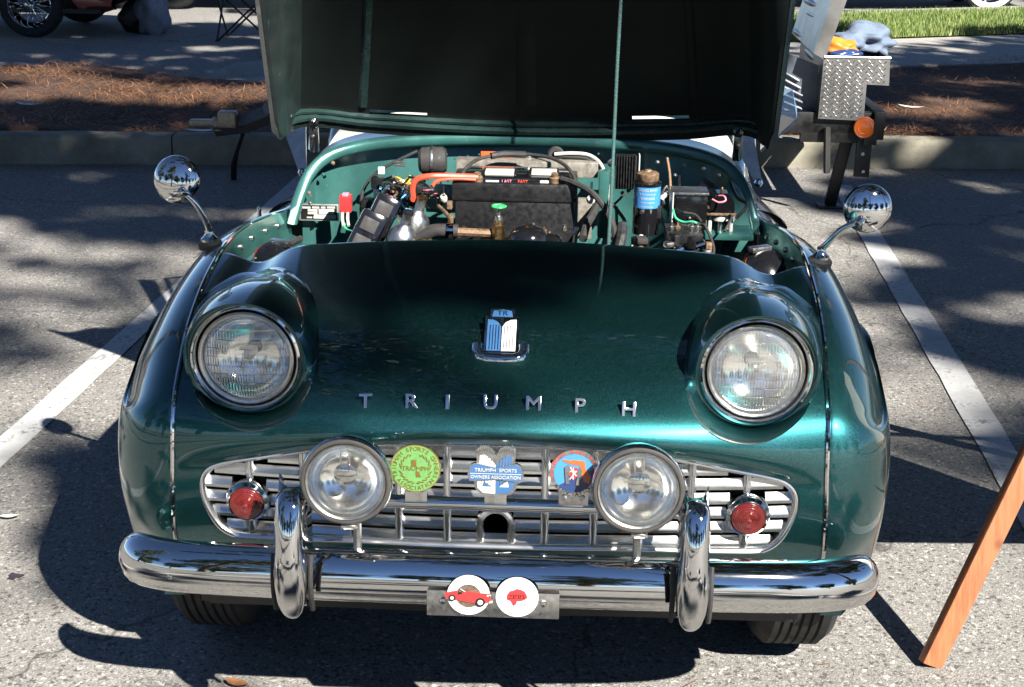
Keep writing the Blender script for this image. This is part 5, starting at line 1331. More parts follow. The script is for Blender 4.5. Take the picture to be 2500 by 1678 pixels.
EAS = tag(empty('display_easel', (.872, .495, 0)), 'varnished wooden display easel leg standing on the asphalt at the right', 'easel')
einv = Matrix.Translation((-.872, -.495, 0))
def epart(b, name, mat, smooth=True):
    o = b.obj(name, mat, EAS, smooth); o.matrix_parent_inverse = einv; return o
def beam(b, p, q, w, d, bev=.003, face=None):
    p, q = Vector(p), Vector(q); L = (q-p).length; z = (q-p).normalized()
    y = Vector(face or (0, 1, 0)); y = (y-z*y.dot(z)).normalized(); x = y.cross(z)
    M = Matrix(((x.x, y.x, z.x), (x.y, y.y, z.y), (x.z, y.z, z.z)))
    return b.bbox((p+q)/2, (w, d, L), bev, M)
apex = Vector((1.375, .495+.26*1.42, 1.42))
Lb = Vector((.872, .495, .004)); Rb = Vector((2.04, .495, .004))
epart(beam(MB(), Lb, Lb+(Vector((.872+.43*1.5, .495+.26*1.5, 1.5))-Lb), .048, .022, .003, (-.25, 1, 0)), 'front_leg', WOOD)
epart(beam(MB(), Rb, (1.30, .495+.26*1.5, 1.5), .048, .022), 'front_leg', WOOD)
epart(beam(MB(), (1.42, 1.55, .004), (1.375, .90, 1.44), .045, .022), 'rear_leg', WOOD)
epart(beam(MB(), (1.13, .495+.26*.50-.03, .50), (1.90, .495+.26*.53-.03, .53), .035, .03, .003, (0, 0, 1)), 'ledge', WOOD)
pl = [(1.09, .515), (1.87, .535), (1.60, 1.02), (1.42, 1.36), (1.34, 1.36)]
ev = [Vector((x, .495+.26*z-.016, z)) for x, z in pl]; n = len(ev)
V = [tuple(p) for p in ev]+[tuple(p+Vector((0, -.008, .002))) for p in ev]
o = mk('sign_panel', V, [tuple(range(n)), tuple(range(n, 2*n))[::-1]]+[(i, (i+1) % n, n+(i+1) % n, n+i) for i in range(n)], CREAM, EAS, False); o.matrix_parent_inverse = einv
epart(beam(MB(), (1.55, .495+.26*1.04, 1.045), (2.25, .495+.26*1.0, .995), .018, .018), 'side_bar', WOOD)

# ------------------------------------------------------------------ utility trailer across the back
t = NT('tread_plate'); co = t.coords('Object'); 
def lug(scale, ang):
    mp = t.node('ShaderNodeMapping'); mp.inputs['Rotation'].default_value = (0, ang, 0); mp.inputs['Scale'].default_value = (scale, 1, scale*.42); t.link(co, mp.inputs[0])
    vv = t.node('ShaderNodeTexVoronoi', feature='F1', distance='EUCLIDEAN'); vv.inputs['Scale'].default_value = 1.0; vv.inputs['Randomness'].default_value = 0.0; t.link(mp.outputs[0], vv.inputs['Vector'])
    return t.ramp(vv.outputs['Distance'], [(.0, (1,)*3), (.30, (0,)*3)])
h = t.mix(.5, lug(42, .785), lug(42, -.785), 'ADD'); nz = t.noise(9, 4, .6, co)
t.link(t.ramp(nz.outputs[0], [(.3, (.30, .285, .255)), (.7, (.48, .46, .43))]), t.p.inputs['Base Color']); t.set(Metallic=1.0, Roughness=.38); bb_ = t.bump(h, 1.0, .012); TREAD = t.m
FRAMEB = plain('black_frame_paint', (.005, .005, .005), .5, var=.3, vs=30)
TRL = tag(empty('utility_trailer', (0, 4.8, 0)), 'small black utility trailer parked across the bay behind the green car', 'trailer')
tinv = Matrix.Translation((0, -4.8, 0))
def tpart(b, name, mat, smooth=True, root=None, inv=None):
    o = b.obj(name, mat, root or TRL, smooth); o.matrix_parent_inverse = inv or tinv; return o
ty = 4.42
b = MB(); 
for yy in (4.45, 5.2): beam(b, (-1.15, yy, .40), (1.50, yy, .43), .05, .10, .006, (0, 0, 1))
b.bbox((1.53, 4.82, .425), (.05, .86, .13), .006); b.bbox((-1.1, 4.82, .40), (.05, .80, .08), .006)
tpart(b, 'chassis', FRAMEB)
b = MB(); b.bbox((-.1, 4.82, .47), (2.3, .84, .03), .004)
for yy in (4.42, 5.23): b.bbox((-.25, yy, .60), (2.0, .02, .26), .004)
b.bbox((-1.24, 4.82, .60), (.02, .8, .26), .004); tpart(b, 'bed', BRUSHED)
c1 = at(1800, 60, 4.6); 
b = MB()
q0, q1, q2, q3 = at(1790, 120, 4.5), at(1868, 150, 4.5), at(1862, 285, 4.5), at(1775, 285, 4.5)
b.add([q0, q1, q2, q3, q0+Vector((0, .02, 0)), q1+Vector((0, .02, 0)), q2+Vector((0, .02, 0)), q3+Vector((0, .02, 0))], [(0, 3, 2, 1), (4, 5, 6, 7), (0, 1, 5, 4), (1, 2, 6, 5), (2, 3, 7, 6), (3, 0, 4, 7)])
for k in range(7): b.tube([tuple(at(1788, 165+17*k, 4.492)), tuple(at(1822+4*k, 185+17*k, 4.492))], .007, 6)
tpart(b, 'ribbed_side', plain('weathered_sheet', (.13, .145, .17), .5, .4, var=.3, vs=12))
# tongue, coupler, jack leg
pA, pB, pC, pD = at(655, 205, 4.75), at(612, 262, 4.75), at(560, 282, 4.75), at(490, 290, 4.75)
b = MB(); b.tube([tuple(q) for q in (at(700, 190, 4.75), pA, pB, pC, pD)], .048, 4, True, up=(0, 1, 0)); tpart(b, 'tongue', plain('tongue_steel', (.13, .125, .12), .5, .5, var=.3, vs=25), False)
b = MB(); b.bbox(at(520, 272, 4.72), (.09, .07, .08), .012); b.bbox(at(470, 280, 4.75), (.16, .06, .03), .008); b.lathe([(.03, -.03), (.032, .02), (.02, .035)], at(497, 283, 4.74), (0, 0, 1), 18); tpart(b, 'coupler', plain('coupler_steel', (.32, .27, .20), .5, .6, var=.35, vs=60))
b = MB(); b.tube([tuple(at(556, 296, 4.78)), tuple(at(540, 345, 4.80)), tuple(at(534, 372, 4.82)), tuple(gr(533, 410))], [.012, .012, .016, .016], 8); tpart(b, 'jack_leg', FRAMEB)
# lights
lc = at(1972, 291, 4.40)
MB_ = MB().lathe([(.048, -.012), (.050, .0), (.049, .005), (.045, .008), (.043, .0065), (.03, .0095), (.028, .008), (.0005, .011)], lc, (0, -1, 0), 28); t = NT('amber_lens'); t.p.inputs['Base Color'].default_value = (.50, .10, .008, 1); t.set(Roughness=.3, Transmission_Weight=.2, Coat_Weight=.4); tpart(MB_, 'amber_lamp', t.m)
tpart(MB().lathe([(.03, 0), (.028, .012), (.0005, .016)], at(2003, 298, 4.46), (1, -.2, 0), 20), 'red_lamp', REDLENS)
b = MB(); b.bbox(at(1900, 300, 4.44), (.30, .03, .10), .004); b.bbox(at(1985, 300, 4.42), (.06, .05, .12), .004); tpart(b, 'lamp_panel', FRAMEB)
b = MB(); beam(b, at(1938, 296, 4.50), gr(1893, 470)+Vector((0, 0, .01)), .055, .03, .004); b.bbox(gr(1893, 472)+Vector((0, 0, .005)), (.12, .1, .01), .002); tpart(b, 'corner_jack', FRAMEB)
tpart(MB().bbox(at(1969, 350, 4.43), (.07, .02, .22), .003), 'bolt_plate', FRAMEB)
for q in ((1968, 352), (1969, 392)): tpart(MB().lathe([(.009, 0), (.008, .005), (.0005, .006)], at(q[0], q[1], 4.42), (0, -1, 0), 6), 'frame_bolt', BRUSHED)
b = MB(); b.tube([tuple(at(1887, 290, 4.40)), tuple(at(1886, 395, 4.40))], .016, 6); tpart(b, 'mud_flap', RUBBER)
for yy in (4.44, 5.2):
    w = MB(); w.lathe([(.12, -.05), (.18, -.06), (.23, -.06), (.255, -.045), (.26, 0), (.255, .045), (.23, .06), (.18, .06), (.12, .05)], (.2, yy, .26), (0, 1, 0), 40); w.lathe([(.0005, -.02), (.12, -.03), (.13, -.05)], (.2, yy, .26), (0, 1, 0), 24); tpart(w, 'trailer_wheel', TYRE)
# aluminium crossover tool box with its lid up
TB = tag(empty('tool_box', tuple(at(1918, 275, 4.40))), 'open diamond tread aluminium tool box on the trailer right of the bonnet', 'tool box'); bi = Matrix.Translation(-Vector(TB.location))
pf = [(1880, 130), (2031, 133), (2028, 196), (1977, 193), (1970, 276), (1866, 271)]
pts = [at(x, y, 4.40) for x, y in pf]; n = len(pts); D = Vector((.02, .80, 0)); V = [tuple(p) for p in pts]+[tuple(p+D) for p in pts]
o = mk('box_shell', V, [tuple(range(n))[::-1], tuple(range(n, 2*n))]+[(i, n+i, n+(i+1) % n, (i+1) % n) for i in range(1, n)], TREAD, TB, False); o.matrix_parent_inverse = bi
# raised tread lugs, alternately slanted
b = MB(); x0, x1 = pts[0].x, pts[1].x; z0, z1 = pts[5].z, pts[0].z; stp = .0235; r_ = 0
zz = z0+.012
while zz < z1-.008:
    xx = pts[5].x+.012+(stp/2 if r_ % 2 else 0); k_ = 0
    while xx < x1-.010:
        if not (xx > pts[3].x-.012 and zz < pts[3].z+.012):
            M = Matrix.Rotation(.78 if (k_+r_) % 2 else -.78, 3, 'Y')
            b.add([Vector((xx, 4.3995, zz))+M @ Vector(q) for q in ((-.0105, 0, 0), (0, 0, -.0034), (.0105, 0, 0), (0, 0, .0034), (-.0055, -.0032, 0), (.0055, -.0032, 0))], [(0, 4, 1), (1, 4, 5), (1, 5, 2), (2, 5, 3), (3, 5, 4), (3, 4, 0)])
        xx += stp; k_ += 1
    zz += stp*.62; r_ += 1
o = b.obj('tread_lugs', ALU, TB, False); o.matrix_parent_inverse = bi; o['kind'] = 'stuff'

o = mk('box_floor', [tuple(pts[0]+Vector((.01, .01, -.10))), tuple(pts[1]+Vector((-.01, .01, -.10))), tuple(pts[1]+D+Vector((-.01, -.01, -.10))), tuple(pts[0]+D+Vector((.01, -.01, -.10)))], [(0, 1, 2, 3)], BLACK, TB, False); o.matrix_parent_inverse = bi
tpart(MB().tube([tuple(pts[0]), tuple(pts[1]), tuple(pts[1]+D), tuple(pts[0]+D), tuple(pts[0])], .006, 6), 'box_rim', ALU, True, TB, bi)
lp_ = [(1856, 122), (1882, 137), (1958, -70), (1925, -85)]; pts2 = [at(x, y, 4.40) for x, y in lp_]; V = [tuple(p) for p in pts2]+[tuple(p+D) for p in pts2]; n = 4
o = mk('box_lid', V, [tuple(range(n))[::-1], tuple(range(n, 2*n))]+[(i, n+i, n+(i+1) % n, (i+1) % n) for i in range(n)], TREAD, TB, False); o.matrix_parent_inverse = bi
# things in the box
def blob(name, c, r, mat, label, cat, sq=(1, 1, 1), seed=0, amp=.25, parent=None):
    bm = bmesh.new(); bmesh.ops.create_icosphere(bm, subdivisions=4, radius=1); rr = random.Random(seed); ph = [rr.uniform(0, 6) for _ in range(6)]
    for v in bm.verts:
        k = 1+amp*(math.sin(3*v.co.x+ph[0])*math.sin(2.5*v.co.y+ph[1])+.5*math.sin(6*v.co.z+ph[2])*math.sin(5*v.co.x+ph[3])+.25*math.sin(11*v.co.y+ph[4]))
        v.co = Vector((v.co.x*sq[0], v.co.y*sq[1], max(-.75, v.co.z)*sq[2]))*r*k
    b = MB(); b.bm(bm, Matrix.Translation(Vector(c))); o = b.obj(name, mat, parent, True, None)
    if label: tag(o, label, cat)
    return o
DENIM = plain('grey_blue_cloth', (.10, .135, .19), .85, var=.3, vs=25, bump=.4); 
blob('orange_bag', at(1915, 112, 4.52), .065, ORANGE, 'orange plastic bag lying in the open tread plate tool box', 'bag', (1.3, 1, .7), 2, .3)
blob('grey_cloth', at(1960, 95, 4.75), .10, DENIM, 'crumpled grey blue cloth heaped in the tool box behind the orange bag', 'cloth', (1.5, 1.2, .7), 5, .45)
blob('white_rag', at(1892, 100, 4.66), .055, CREAM, 'small white rag beside the tool box lid', 'rag', (1.0, 1, .7), 9, .35)
blob('blue_pouch', at(1925, 124, 4.44), .045, NAVY, 'dark blue pouch at the near edge of the tool box', 'pouch', (1.7, .8, .5), 12, .2)

# ------------------------------------------------------------------ background cars
def bg_car(root, cx, y0, wheels, L0, L1, H, col, trim, wr=.30, whitewall=False, rim='wire'):
    inv = Matrix.Translation(-Vector(root.location))
    def part(b, name, mat, smooth=True, par=root):
        o = b.obj(name, mat, par, smooth)
        if par is root: o.matrix_parent_inverse = inv
        return o
    W = 1.45
    # hull: side profile lofted across with tumblehome, arches left as recesses
    prof = [(L0, .42), (L0+.05, .62), (L0+.5, .74), (L0+1.1, .76), (L0+1.6, .72), (L1-1.4, .70), (L1-.7, .80), (L1-.2, .72), (L1, .52), (L1-.03, .36)]
    top = cr([(x, 0, z*H) for x, z in prof], 60)
    G = []
    for x, _, z in top:
        zb = .26
        for w in wheels:
            d = abs(x-w[0])
            if d < wr+.06: zb = max(zb, wr+math.sqrt((wr+.06)**2-d*d))
        zb = min(zb, z-.03)
        G.append([(x, y0+.04, zb), (x, y0, zb+.03), (x, y0, zb+(z-zb)*.6), (x, y0+.05, zb+(z-zb)*.9), (x, y0+.20, z), (x, y0+W-.20, z), (x, y0+W-.05, zb+(z-zb)*.9), (x, y0+W, zb+.03), (x, y0+W, .28)])
    part(MB().grid(np.array(G)), 'body', col)
    part(MB().box(((L0+L1)/2, y0+W/2, .24), (L1-L0-.3, W-.1, .04)), 'underside', BLACK, False)
    for w in wheels:
        e = empty('road_wheel', (w[0], y0+w[1], wr)); e.parent = root; e.matrix_parent_inverse = inv
        pr_ = [(.19, -.05), (.215, -.068), (.27, -.07), (.292, -.055), (.30, 0), (.292, .055), (.27, .07), (.215, .068), (.19, .05)]
        part(MB().lathe([(r_*wr/.30, d) for r_, d in pr_], (0, 0, 0), (0, -1, 0), 40), 'tyre', TYRE, True, e)
        if whitewall: part(MB().lathe([(.205*wr/.3, .069), (.235*wr/.3, .0735), (.262*wr/.3, .072)], (0, 0, 0), (0, -1, 0), 40), 'whitewall', WHITE, True, e)
        b = MB(); b.lathe([(.212*wr/.3, .062), (.205*wr/.3, .07), (.19*wr/.3, .05), (.17*wr/.3, .0), (.17*wr/.3, -.04)], (0, 0, 0), (0, -1, 0), 40)
        if rim == 'wire':
            for k in range(36):
                a1 = k*2*PI/36; a2 = a1+(.45 if k % 2 else -.45)
                b.tube([(.035*math.cos(a1), -.06, .035*math.sin(a1)), (.19*wr/.3*math.cos(a2), -.02, .19*wr/.3*math.sin(a2))], .0028, 4, False)
            b.lathe([(.04, .03), (.045, .06), (.03, .085), (.0005, .09)], (0, 0, 0), (0, -1, 0), 16)
        else: b.lathe([(.19*wr/.3, .03), (.14, .05), (.09, .045), (.06, .06), (.0005, .065)], (0, 0, 0), (0, -1, 0), 32)
        part(b, 'wheel_rim', trim, True, e)
DRED = plain('dark_red_paint', (.16, .012, .012), .25, .2, coat=1.0, var=.1)
wc = gr(78, 86)
RC1 = tag(empty('red_sports_car', (wc.x-1.2, wc.y+.7, 0)), 'dark red sports car with chrome wire wheels at the top left', 'car')
bg_car(RC1, wc.x, wc.y-.07, [(wc.x, .08), (wc.x-2.2, .08), (wc.x+.02, 1.36), (wc.x-2.2, 1.36)], wc.x-3.1, wc.x+.78, 1.0, DRED, CHROME, .29)
part_b = MB().bbox((wc.x+.80, wc.y+.55, .42), (.10, 1.3, .09), .03).obj('bumper', CHROME, RC1); part_b.matrix_parent_inverse = Matrix.Translation(-Vector(RC1.location))
wc2 = gr(2252, 27)
RC2 = tag(empty('dark_vintage_car', (wc2.x-1.0, wc2.y+.7, 0)), 'dark vintage car with whitewall tyres on the road at the top right', 'car')
bg_car(RC2, wc2.x, wc2.y-.07, [(wc2.x, .08), (wc2.x-2.6, .08), (wc2.x, 1.36), (wc2.x-2.6, 1.36)], wc2.x-3.6, wc2.x+.9, 1.5, plain('maroon_black_paint', (.03, .008, .01), .2, coat=1.0, var=.1), CHROME, .33, True, 'disc')
wc3 = gr(395, 22)
RC3 = tag(empty('dark_blue_car', (wc3.x+1.0, wc3.y+.7, 0)), 'dark car standing behind the grey bag at the top left', 'car')
bg_car(RC3, wc3.x, wc3.y, [(wc3.x, .08), (wc3.x+2.4, .08), (wc3.x, 1.36), (wc3.x+2.4, 1.36)], wc3.x-.7, wc3.x+3.2, 1.2, plain('ink_blue_paint', (.012, .014, .03), .2, coat=1.0, var=.1), CHROME, .31, False, 'disc')
# bags
GREYC = plain('grey_bag_cloth', (.22, .225, .25), .85, var=.25, vs=18, bump=.5)
p = gr(343, 80); BG = blob('grey_bag', (p.x, p.y+.12, .17), .19, GREYC, 'slumped light grey cloth bag standing on the drive', 'bag', (.75, .7, 1.15), 21, .22)
p = gr(302, 78); blob('black_bag', (p.x, p.y+.16, .13), .18, BLACK, 'black holdall beside the grey bag on the drive', 'bag', (1.05, .7, .9), 24, .15)
# folding camp chair
def camp_chair():
    q = gr(556, 96); r = tag(empty('folding_chair', (q.x, q.y+.2, 0)), 'folding camp chair with thin crossed black legs and blue seat', 'chair'); inv = Matrix.Translation(-Vector(r.location))
    x0, x1, y0, y1 = q.x-.24, q.x+.26, q.y, q.y+.42
    legs = [((x0, y0, 0), (x1, y0, .46)), ((x1, y0, 0), (x0, y0, .46)), ((x0, y1, 0), (x1, y1, .46)), ((x1, y1, 0), (x0, y1, .46)), ((x0, y0, 0), (x0, y1, .46)), ((x0, y1, 0), (x0, y0, .46)), ((x1, y0, 0), (x1, y1, .46)), ((x1, y1, 0), (x1, y0, .46))]
    for a_, c_ in legs: o = MB().tube([a_, c_], .009, 7).obj('leg', FRAMEB, r); o.matrix_parent_inverse = inv
    for xx, yy in ((x0, y0), (x1, y0), (x0, y1), (x1, y1)): o = MB().lathe([(.0005, 0.0), (.02, .002), (.018, .015), (.01, .02)], (xx, yy, 0), (0, 0, 1), 10).obj('foot', BLACK, r); o.matrix_parent_inverse = inv
    G = [[(x0+(x1-x0)*u, y0+(y1-y0)*v, .46-.05*math.sin(u*PI)*math.sin(v*PI)) for v in np.linspace(0, 1, 8)] for u in np.linspace(0, 1, 10)]
    cl = plain('blue_canvas', (.02, .10, .42), .8, var=.15); o = MB().grid(np.array(G)).obj('seat', cl, r); o.matrix_parent_inverse = inv
    G = [[(x0+(x1-x0)*u, y1+.02+.12*v, .50+.45*v) for v in np.linspace(0, 1, 6)] for u in np.linspace(0, 1, 6)]; o = MB().grid(np.array(G)).obj('backrest', cl, r); o.matrix_parent_inverse = inv
    for xx in (x0, x1): o = MB().tube([(xx, y1, .44), (xx, y1+.14, .97)], .009, 7).obj('back_post', FRAMEB, r); o.matrix_parent_inverse = inv
camp_chair()
# litter
SCR = plain('paper_scrap_white', (.62, .62, .60), .7, var=.1)
def scrap(px_, py_, z, L, W, lab, mat=SCR, ang=0.0, cat='litter', name='paper_scrap'):
    c = gr(px_, py_, z); G = []
    for i in range(7):
        u = i/6-.5; w = W*(1-(2*abs(u))**2.2)+.003
        G.append([tuple(c+Vector((math.cos(ang)*u*L-math.sin(ang)*v*w, math.sin(ang)*u*L+math.cos(ang)*v*w, .004+.02*L/.1*u*u+.004*abs(v)))) for v in (-.5, 0, .5)])
    tag(MB().grid(np.array(G)).obj(name, mat, None, True, None), lab, cat)
scrap(2078, 246, .17, .16, .05, 'curved white paper scrap on the bed right of the tool box', SCR, -.5)
scrap(66, 240, .17, .17, .06, 'white paper scrap among the needles at the far left', SCR, -.25)
scrap(462, 300, .165, .20, .05, 'pale scrap lying on the kerb by the trailer coupler', SCR, .1)
LEAF = plain('dry_leaf', (.26, .12, .05), .7, var=.3)
scrap(540, 1672/PK, .004, .05, .02, 'small curled brown leaf at the bottom edge of the asphalt', LEAF, -.3, 'leaf', 'fallen_leaf')
scrap(22, 1182, .004, .045, .016, 'small pale leaf at the left edge of the asphalt', CREAM, .2, 'leaf', 'fallen_leaf')
STAIN = plain('oil_stain', (.03, .028, .028), .5, var=.2)
def stain(px_, py_, rx, ry, seed):
    c = gr(px_, py_, .003); rr = random.Random(seed); ph = [rr.uniform(0, 6) for _ in range(3)]
    P = [(c.x+rx*math.cos(a_)*(1+.25*math.sin(3*a_+ph[0])+.12*math.sin(7*a_+ph[1])), c.y+ry*math.sin(a_)*(1+.25*math.sin(3*a_+ph[0])+.12*math.sin(7*a_+ph[1])), .003) for a_ in np.linspace(0, 2*PI, 40, endpoint=False)]
    tag(mk('oil_spot', P, [tuple(range(40))], STAIN, None, False), kind='structure')
stain(34, 1314, .016, .014, 1); stain(2155, 714, .0, .0, 2) if False else None
# ------------------------------------------------------------------ pines around the car park (their shade falls on the car)
t = NT('pine_foliage'); oi = t.node('ShaderNodeNewGeometry')
t.link(t.ramp(oi.outputs['Random Per Island'], [(0, (.018, .035, .012)), (.5, (.04, .07, .022)), (.85, (.07, .10, .03)), (1, (.12, .13, .05))]), t.p.inputs['Base Color']); t.set(Roughness=.7)
FOL = t.m
t = NT('pine_bark'); co = t.coords(); nz = t.noise(8, 6, .7, co); t.link(t.ramp(nz.outputs[0], [(.3, (.045, .03, .02)), (.7, (.16, .10, .065))]), t.p.inputs['Base Color']); t.set(Roughness=.95); t.bump(nz.outputs[0], 1.0, .05); BARK = t.m
SX, SY = .70, -.95                       # sun offset per metre of height
TREES = [(4.6, -12.5), (8.6, -3.2), (13.5, 6.5), (-5.2, 5.2), (-6.5, -8.5), (1.8, -15.5), (-11, -3)]
leafP = [[] for _ in TREES]; clumpP = [[] for _ in TREES]
rt = random.Random(21)
PROT = [(1.0, 4.97), (.95, 4.85), (.89, 5.31), (.99, 5.5)]+[(x, y) for x in (3.4, 4.2, 5.0, 5.8) for y in (11.6, 12.4, 13.2)]
def near_tree(x, y): return min(range(len(TREES)), key=lambda k: (TREES[k][0]-x)**2+(TREES[k][1]-y)**2)
def shade(gx, gy, rx, ry, n, size=.10, h0=6.0, h1=9.0, edge=1.0):
    """a foliage clump whose shadow falls round the ground point (gx, gy)"""
    if h0 > 6.1 and any(abs(gx-a_) < rx+.18 and abs(gy-b_) < ry+.12 for a_, b_ in PROT): return
    h = rt.uniform(h0, h1); k = near_tree(gx+SX*h, gy+SY*h)
    clumpP[k].append((gx+SX*h, gy+SY*h, h))
    for i in range(n):
        a_ = rt.uniform(0, 2*PI); q = math.sqrt(rt.random())**edge; hh = h+rt.gauss(0, .35)
        x = gx+rx*q*math.cos(a_); y = gy+ry*q*math.sin(a_)
        leafP[k].append((x+SX*hh, y+SY*hh, hh, size*rt.uniform(.7, 1.4)))
def shade3(x, y, z, rx, ry, n, size=.08): shade(x-SX*z, y-SY*z, rx, ry, n, size)
# car: upper nose in shade, middle and right lit
for q in ((-.30, .52, .79, .22, .13, 260, .07), (-.60, .66, .78, .18, .10, 120, .07), (-.05, .58, .81, .26, .11, 220, .07), (.26, .60, .81, .16, .07, 60, .06), (-.30, .26, .74, .20, .07, 80, .06), (-.02, .40, .79, .14, .05, 40, .05),
          (-.02, .13, .70, .10, .035, 26, .045), (-.42, .12, .68, .10, .03, 14, .05)): shade3(*q)
for q in ((-.68, .45, .60, .07, .18, 130, .06), (-.69, .70, .64, .07, .18, 110, .06), (-.70, .40, .42, .05, .16, 60, .06), (.66, .66, .70, .07, .18, 130, .06), (.69, .48, .52, .05, .16, 90, .06)): shade3(*q)
# raised bonnet and right half of the engine bay
for k in range(15): shade(-1.34+.105*k, 2.545+.01*math.sin(k*2), .12, .075, 80, .06)
for q in ((-.10, 2.36, .20, .10), (.02, 2.18, .17, .13), (.22, 2.30, .25, .2), (.1, 2.6, .3, .12), (-.55, 2.42, .18, .035)): shade(*q, 130 if q[3] > .05 else 40, .07)
rt.seed(31)
# ground: right of the car, far left, front left corner
for i in range(62): shade(rt.uniform(1.6, 4.4), rt.uniform(2.3, 5.0), rt.uniform(.25, .5), rt.uniform(.16, .36), 105, .11, 9, 13)
for i in range(12): shade(rt.uniform(1.2, 2.2), rt.uniform(1.5, 3.4), rt.uniform(.15, .4), rt.uniform(.08, .2), 55, .10, 9, 13)
for i in range(46): shade(rt.uniform(-4.0, -1.3), rt.uniform(3.7, 5.3), rt.uniform(.25, .5), rt.uniform(.12, .28), 85, .11, 9, 13)
for i in range(10): shade(rt.uniform(-2.8, -1.55), rt.uniform(1.2, 2.45), rt.uniform(.15, .35), rt.uniform(.05, .12), 36, .08, 8, 12)
shade(-1.25, .36, .13, .09, 60, .08); shade(-1.45, .62, .14, .06, 30, .08); shade(-.55, .27, .12, .04, 18, .06)
for i in range(18): shade(rt.uniform(1.25, 2.7), rt.uniform(.95, 2.6), rt.uniform(.3, .5), rt.uniform(.15, .3), 34, .10, 13, 17)
for i in range(9): shade(rt.uniform(-3.2, -1.3), rt.uniform(2.4, 3.6), rt.uniform(.3, .6), rt.uniform(.05, .10), 30, .09, 9, 13)
for i in range(8): shade(rt.uniform(-2.8, -1.4), rt.uniform(1.3, 2.4), rt.uniform(.3, .5), rt.uniform(.15, .3), 26, .10, 13, 17)
for i in range(26): shade(rt.uniform(-1.8, 1.6), rt.uniform(-2.6, .02), rt.uniform(.2, .4), rt.uniform(.08, .2), 60, .09, 8, 12)
shade3(-.24, .20, .73, .16, .05, 40, .05)
# background canopy
rt.seed(47)
for i in range(250):
    gx = rt.uniform(-9, 11); gy_ = rt.uniform(4.0, 17.5)
    if 2.4 < gx < 10 and 10.6 < gy_ < 15.2 and rt.random() < .93: continue       # lawn stays sunny
    if rt.random() < .14: continue
    shade(gx, gy_, rt.uniform(.6, 1.2), rt.uniform(.30, .75), 190, .15, 6.5, 10.5)
for i in range(46): shade(rt.uniform(1.0, 6.0), rt.uniform(5.0, 9.6), rt.uniform(.5, .9), rt.uniform(.3, .5), 170, .14, 6.5, 10)
for i in range(10): shade(rt.uniform(-5, -1), rt.uniform(4.6, 5.8), rt.uniform(.5, .9), rt.uniform(.2, .35), 150, .13, 6.5, 10)
for i in range(22): shade(rt.uniform(-6, -1), rt.uniform(8.8, 11.5), rt.uniform(.7, 1.2), rt.uniform(.15, .3), 130, .14, 7, 11)
for i in range(9): shade(rt.uniform(-4.2, -1.4), rt.uniform(5.9, 7.8), rt.uniform(.3, .7), rt.uniform(.10, .25), 70, .11, 7, 11)
for i in range(26): shade(rt.uniform(1.45, 2.7), rt.uniform(4.3, 5.7), .22, .16, 70, .09, 6.2, 9)
for i in range(10): shade(rt.uniform(-.2, .5), rt.uniform(4.3, 5.2), .2, .16, 60, .09, 6.2, 9)
# far trees in front of the car for the chrome to mirror
for k, (cx, cy) in ((4, TREES[4]), (5, TREES[5]), (6, TREES[6])):
    for i in range(34):
        h = rt.uniform(2.6, 9.5); r_ = (1-(h-2.0)/9.5)*2.8+.4; a_ = rt.uniform(0, 2*PI); q = rt.uniform(.3, 1)
        c_ = (cx+r_*q*math.cos(a_), cy+r_*q*math.sin(a_), h); clumpP[k].append(c_)
        for j in range(110): leafP[k].append((c_[0]+rt.gauss(0, .45), c_[1]+rt.gauss(0, .45), c_[2]+rt.gauss(0, .22), .16*rt.uniform(.7, 1.4)))
FAR = [(-22, -20), (-16, -24), (-10, -27), (-4, -29), (2.5, -28), (9, -27), (15, -24), (21, -19), (24, -10), (-24, -10)]
FARL = ['at its far left end', 'next to the left end', 'third from the left', 'left of its middle', 'at its middle', 'right of its middle', 'third from the right', 'next to the right end', 'on the right flank', 'on the left flank']
labels = ['tall pine off to the right of the camera', 'spreading pine beside the car park on the right', 'pine standing right of the lawn', 'pine in the planting bed off to the left', 'conical pine far in front on the left', 'conical pine far behind the camera', 'conical pine at the far left edge of the car park']
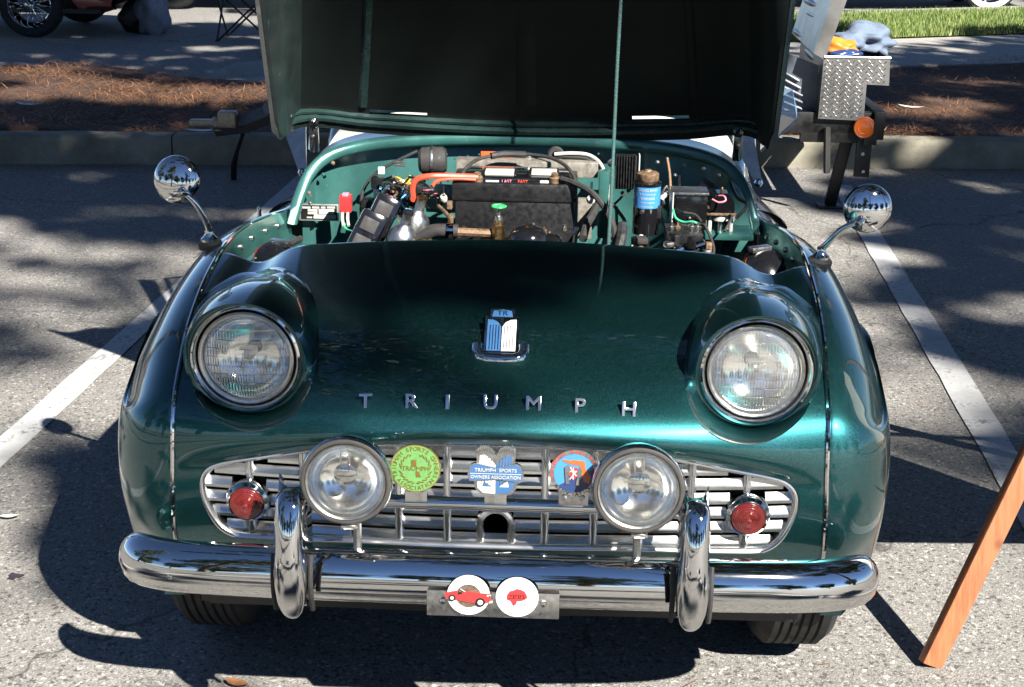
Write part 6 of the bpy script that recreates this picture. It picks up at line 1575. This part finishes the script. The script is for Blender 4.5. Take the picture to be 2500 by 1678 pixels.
for k, (tx, ty_) in enumerate(TREES):
    r = tag(empty('pine_tree', (tx, ty_, 0)), labels[k], 'tree', 'pines around the car park'); inv = Matrix.Translation((-tx, -ty_, 0))
    H = max([c_[2] for c_ in clumpP[k]]+[8])+.6
    path = [(tx+.12*math.sin(z*.7+k), ty_+.1*math.cos(z*.6+k), z) for z in np.linspace(-.1, H, 14)]
    o = MB().tube(path, [.24*(1-.85*i/13)+.03 for i in range(14)], 12).obj('trunk', BARK, r); o.matrix_parent_inverse = inv
    b = MB()
    cl = sorted(clumpP[k], key=lambda q: math.hypot(q[0]-tx, q[1]-ty_)); nodes = [(tx, ty_, z) for z in np.linspace(2.5, H, 9)]
    for c_ in cl:      # each bough springs from the nearest one nearer the trunk
        A_ = np.array(nodes); d_ = np.linalg.norm(A_-np.array(c_), axis=1)+.6*np.maximum(0, A_[:, 2]-c_[2]); a_ = Vector(nodes[int(np.argmin(d_))]); e = Vector(c_); nodes.append(c_)
        w_ = .035 if (a_-Vector((tx, ty_, a_.z))).length < .05 else .018
        b.tube([tuple(a_), tuple(a_+(e-a_)*.5+Vector((0, 0, .08))), tuple(e)], [w_, w_*.7, .007], 5, False)
    o = b.obj('limbs', BARK, r); o.matrix_parent_inverse = inv; o['kind'] = 'stuff'
    A = np.array(leafP[k]) if leafP[k] else np.zeros((0, 4)); n = len(A)
    if n:
        R3 = rng.normal(size=(n, 3)); R3 /= np.linalg.norm(R3, axis=1)[:, None]; R4 = rng.normal(size=(n, 3)); R4 -= R3*(R3*R4).sum(1)[:, None]; R4 /= np.linalg.norm(R4, axis=1)[:, None]
        s_ = A[:, 3:4]; C_ = A[:, :3]
        Q = np.stack([C_-R3*s_-R4*s_*.12, C_-R4*s_*.42, C_+R3*s_, C_+R4*s_*.42], 1).reshape(-1, 3)
        me = bpy.data.meshes.new('crown'); me.vertices.add(4*n); me.vertices.foreach_set('co', Q.ravel()); me.loops.add(4*n); me.loops.foreach_set('vertex_index', np.arange(4*n)); me.polygons.add(n)
        me.polygons.foreach_set('loop_start', np.arange(0, 4*n, 4)); me.update(calc_edges=True); me.materials.append(FOL)
        o = mko('crown', me, r, False); o.matrix_parent_inverse = inv

# belt of trees far in front of the car, all that the chrome can mirror
for k, (tx, ty_) in enumerate(FAR):
    r = tag(empty('broadleaf_tree', (tx, ty_, 0)), 'round tree of the belt behind the camera, '+FARL[k], 'tree', 'trees across the car park'); inv = Matrix.Translation((-tx, -ty_, 0)); H = rt.uniform(6.5, 10)
    o = MB().tube([(tx, ty_, -.1), (tx+.1, ty_, H*.4), (tx, ty_+.1, H*.8)], [.28, .2, .06], 9).obj('trunk', BARK, r); o.matrix_parent_inverse = inv
    pts = []
    for i in range(46):
        v = rng.normal(size=3); v /= np.linalg.norm(v); c_ = np.array([tx, ty_, H*.55])+v*np.array([2.9, 2.9, H*.42])*rt.uniform(.5, 1)
        pts.append(c_+rng.normal(size=(60, 3))*np.array([.5, .5, .4]))
    A = np.concatenate(pts); A = A[A[:, 2] > .7]; n = len(A); R3 = rng.normal(size=(n, 3)); R3 /= np.linalg.norm(R3, axis=1)[:, None]; R4 = np.cross(R3, rng.normal(size=(n, 3))); R4 /= np.linalg.norm(R4, axis=1)[:, None]; s_ = rng.uniform(.16, .34, (n, 1))
    Q = np.stack([A-R3*s_, A-R4*s_*.6, A+R3*s_, A+R4*s_*.6], 1).reshape(-1, 3)
    me = bpy.data.meshes.new('crown'); me.vertices.add(4*n); me.vertices.foreach_set('co', Q.ravel()); me.loops.add(4*n); me.loops.foreach_set('vertex_index', np.arange(4*n)); me.polygons.add(n)
    me.polygons.foreach_set('loop_start', np.arange(0, 4*n, 4)); me.update(calc_edges=True); me.materials.append(FOL); o = mko('crown', me, r, False); o.matrix_parent_inverse = inv
